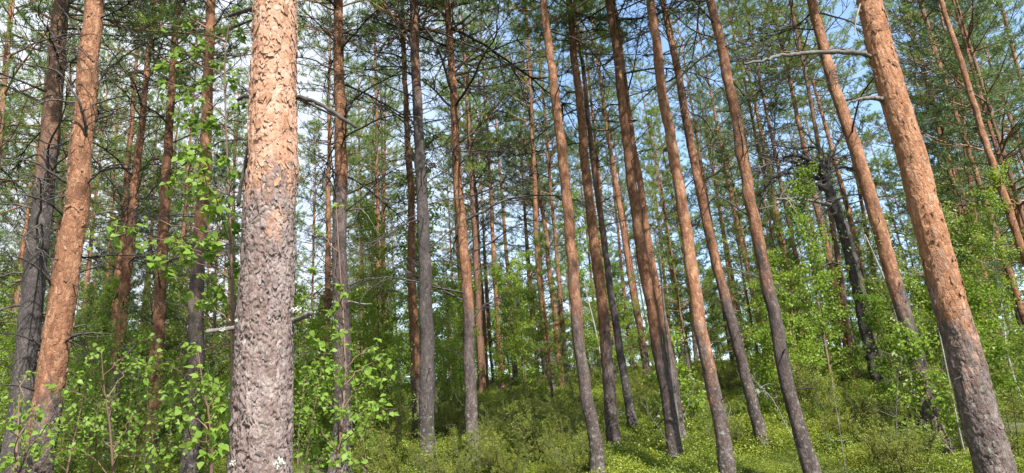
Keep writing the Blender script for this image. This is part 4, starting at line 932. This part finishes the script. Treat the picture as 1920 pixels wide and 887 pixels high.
for (px_, D, k, sc, lab) in [(1010, 9.4, 0, .95, 'sparse yellow-green juniper left of the clean straight middle pine'), (940, 8.6, 1, 1.05, 'yellow-green juniper at the bottom edge right of the lone orange pine'), (850, 8.4, 1, .95, 'bright juniper at the bottom edge left of the lone orange pine'), (1070, 9.0, 1, .8, 'small juniper just left of the clean straight middle pine foot'), (980, 11.4, 2, .8, 'upright juniper behind the sparse yellow-green one'), (1300, 12.5, 2, .85, 'bushy juniper behind the close pair of pines'), (1225, 13.0, 0, .8, 'small juniper in the sunny glade behind the middle pines'),
        (1590, 9.4, 1, .8, 'dark green juniper between brown pine and dark-footed pine'), (1655, 10.3, 1, .9, 'broad juniper thicket left of the dark-footed pine'), (1540, 12.5, 0, .65, 'upright juniper right of the brown pine'), (1690, 7.6, 3, .9, 'low spreading juniper at the bottom edge left of the thick leaning pine'), (1905, 7.6, 2, .8, 'juniper in the bottom right corner beyond the thick leaning pine'), (1830, 9.8, 0, 1.0, 'juniper right behind the thick leaning pine foot'), (740, 9.4, 1, 1.0, 'juniper left of the dark brown pine foot'), (690, 10.5, 0, .9, 'shaded juniper behind the leafy birch sapling')]:
    jun(px_, D, k, sc * .8, lab, 'juniper bushes on the forest floor')
for q in range(26):
    px_ = r.uniform(800, 1120) if q < 15 else r.uniform(1180, 1900); D_ = r.uniform(7.6, 11.5); c = at(px_, 850, D_); ga = gap(c.x, c.y, .3)
    th = thing('juniper_bush', (c.x, c.y, g(c.x, c.y)), short('low scraggly juniper', ga), 'juniper bush', 'low scraggly junipers ' + ga, r.uniform(0, 6.28)); s, f = JUN[int(r.integers(4))]; sc = r.uniform(.35, .6)
    add('stem', s, th, Matrix.Scale(sc, 4)); add('foliage', f, th, Matrix.Scale(sc, 4))
for q in range(22):
    px_ = r.uniform(780, 1850); D_ = r.uniform(7.6, 12); c = at(px_, 850, D_); ga = gap(c.x, c.y, .3); b_ = MB()
    ax = wander((0, 0, -.05), (r.normal() * .5, r.normal() * .5, 1), r.uniform(.5, 1.3), 8, r, .12); b_.tube(ax, np.linspace(.007, .0025, 9), 5)
    for k in range(7): j = r.integers(2, 9); tw_ = wander(ax[j], (r.normal(), r.normal(), .5), r.uniform(.15, .4), 4, r, .2); b_.tube(tw_, np.linspace(.0035, .0015, 5), 3)
    th = thing('dry_shrub', (c.x, c.y, g(c.x, c.y)), short('bare dry twiggy shrub', ga), 'shrub', 'dry shrubs ' + ga); add('stem', b_.mesh('dry_shrub', M_pale), th)
for q in range(70):
    y = r.uniform(9, 20); x = r.uniform(-.75, .75) * y
    if y < 15 and .06 * y < x < .4 * y: continue
    ga = gap(x, y, .5); th = thing('juniper_bush', (x, y, g(x, y)), short('distant juniper', ga), 'juniper bush', 'distant junipers ' + ga, r.uniform(0, 6.28)); s, f = JUN[int(r.integers(4))]; sc = r.uniform(.4, .85)
    add('stem', s, th, Matrix.Scale(sc, 4)); add('foliage', f, th, Matrix.Scale(sc, 4))

# ------------------------------------------------------------------ bilberry carpet
def clump(seed, n, H):
    r = np.random.default_rng(seed); b = MB()
    Pn = r.normal(size=(n, 3)) * np.array([.15, .15, 0]); rr_ = np.hypot(Pn[:, 0], Pn[:, 1]); Pn[:, 2] = H * (r.random(n) ** .55) * np.clip(1.15 - rr_ * 2, .25, 1)
    V, f = leafquads(Pn, unit(r.normal(size=(n, 3)) * [1, 1, .5] + [0, 0, .3]), unit(r.normal(size=(n, 3)) * .65 + [0, -.2, 1]), (.025 + .008 * (seed % 2)) * r.uniform(.6, 1.3, n), asp=.6, fold=.12)
    return bpy.data.objects.new('bilberry_clump', mk('bilberry_clump', V, [f], M_bil, False))
def bilberry():
    r = np.random.default_rng(55); src = bpy.data.collections.new('bilberry_clumps')
    for i in range(5): src.objects.link(clump(990 + i, [560, 440, 700, 360, 520][i], [.24, .18, .32, .14, .22][i]))
    n = 15000
    y = 5.0 + 27 * r.random(n) ** 1.8; x = (r.random(n) * 2 - 1) * (.80 * y + .8)
    den = np.array([mnoise.noise(Vector((a * .45, c * .45, 9))) for a, c in zip(x, y)]); keep = den > -.55
    x, y, den = x[keep], y[keep], den[keep]; Pn = np.array([(a, c, g(a, c) - .02) for a, c in zip(x, y)])
    me = mk('bilberry_carpet', Pn, [np.zeros((0, 3), int)][:0] or [np.array([[0, 1, 2]])], M_bil, attrs={'size': np.clip((.6 + .9 * (den + .2)) * r.uniform(.55, 1.6, len(x)), .4, 1.3) * np.where(y < 10, .85, 1.0), 'turn': r.uniform(0, 6.28, len(x))})
    me.clear_geometry(); me.vertices.add(len(Pn)); me.vertices.foreach_set('co', Pn.astype(np.float32).ravel())
    for k_, v_ in (('size', np.clip((.6 + .9 * (den + .2)) * r.uniform(.55, 1.6, len(x)), .4, 1.3) * np.where(y < 10, .85, 1.0)), ('turn', r.uniform(0, 6.28, len(x)))):
        a_ = me.attributes.get(k_) or me.attributes.new(k_, 'FLOAT', 'POINT'); a_.data.foreach_set('value', v_.astype(np.float32))
    o = add('bilberry_carpet', me, None, None, 'low bright green bilberry shrubs carpeting the forest floor', 'ground cover', kind='stuff')
    ng = bpy.data.node_groups.new('bilberry_scatter', 'GeometryNodeTree')
    ng.interface.new_socket('Geometry', in_out='INPUT', socket_type='NodeSocketGeometry'); ng.interface.new_socket('Geometry', in_out='OUTPUT', socket_type='NodeSocketGeometry')
    gi = N(ng, 'NodeGroupInput'); go = N(ng, 'NodeGroupOutput'); ip = N(ng, 'GeometryNodeInstanceOnPoints'); ci = N(ng, 'GeometryNodeCollectionInfo')
    ci.inputs['Collection'].default_value = src; ci.inputs['Separate Children'].default_value = True; ci.inputs['Reset Children'].default_value = True
    ip.inputs['Pick Instance'].default_value = True
    sz = N(ng, 'GeometryNodeInputNamedAttribute'); sz.data_type = 'FLOAT'; sz.inputs['Name'].default_value = 'size'
    tu = N(ng, 'GeometryNodeInputNamedAttribute'); tu.data_type = 'FLOAT'; tu.inputs['Name'].default_value = 'turn'
    cz = N(ng, 'ShaderNodeCombineXYZ'); K = ng.links.new
    K(gi.outputs[0], ip.inputs['Points']); K(ci.outputs[0], ip.inputs['Instance']); K(sz.outputs['Attribute'], ip.inputs['Scale']); K(tu.outputs['Attribute'], cz.inputs['Z']); K(cz.outputs[0], ip.inputs['Rotation']); K(ip.outputs[0], go.inputs[0])
    md = o.modifiers.new('scatter', 'NODES'); md.node_group = ng
bilberry()

# ------------------------------------------------------------------ boulder and fallen sticks
q = at(1432, 800, 15); bm_v = []
import bmesh
bm = bmesh.new(); bmesh.ops.create_icosphere(bm, subdivisions=4, radius=1)
for v in bm.verts:
    n_ = mnoise.fractal(v.co * 1.3, 1, 2, 4); v.co = Vector((v.co.x * .26, v.co.y * .22, v.co.z * .2)) * (1 + .28 * n_)
me = bpy.data.meshes.new('boulder'); bm.to_mesh(me); bm.free(); [setattr(p_, 'use_smooth', True) for p_ in me.polygons]
me.materials.append(simple_mat('mossy_stone', [(.05, .07, .02), (.16, .16, .13), (.30, .29, .27)], scale=5, bump=.6))
add('boulder', me, None, Matrix.Translation((q.x, q.y, g(q.x, q.y) + .12)), 'small pale mossy boulder half hidden beside the bowed pine', 'rock')
r = np.random.default_rng(321)
STK = [(1090, 770, 11, 1.2, 'grey fallen branch lying in shrubs behind the clean straight pine'), (930, 800, 10, 1.0, 'grey dead twiggy branch lying among junipers'), (870, 760, 12, .9, 'small dead branch on the ground near the lone orange pine'), (1240, 800, 10.5, 1.0, 'dry twiggy branch lying in the sunny glade'), (1560, 800, 9.5, 1.1, 'dead branch lying under the dark juniper'), (700, 840, 9.5, 1.1, 'dead branch on the ground behind the leafy birch sapling')]
for i, (px_, py_, D, sc, lab) in enumerate(STK):
    q = at(px_, py_, D); sb = MB(); ax = wander((-.6 * sc, 0, .05), (1, r.normal() * .3, .12), 1.3 * sc, 10, r, .12); sb.tube(ax, np.linspace(.016, .005, 11), 6)
    for k in range(8):
        j = r.integers(2, 10); tw_ = wander(ax[j], (1, r.normal(), abs(r.normal()) * .8), .5 * sc * r.uniform(.4, 1), 5, r, .2); sb.tube(tw_, np.linspace(.006, .002, 6), 4)
    add('fallen_branch', sb.mesh('fallen_branch', M_pale), None, Matrix.Translation((q.x, q.y, g(q.x, q.y) + .02)) @ Matrix.Rotation(r.uniform(0, 6.28), 4, 'Z'), lab, 'fallen branch', 'fallen branches')
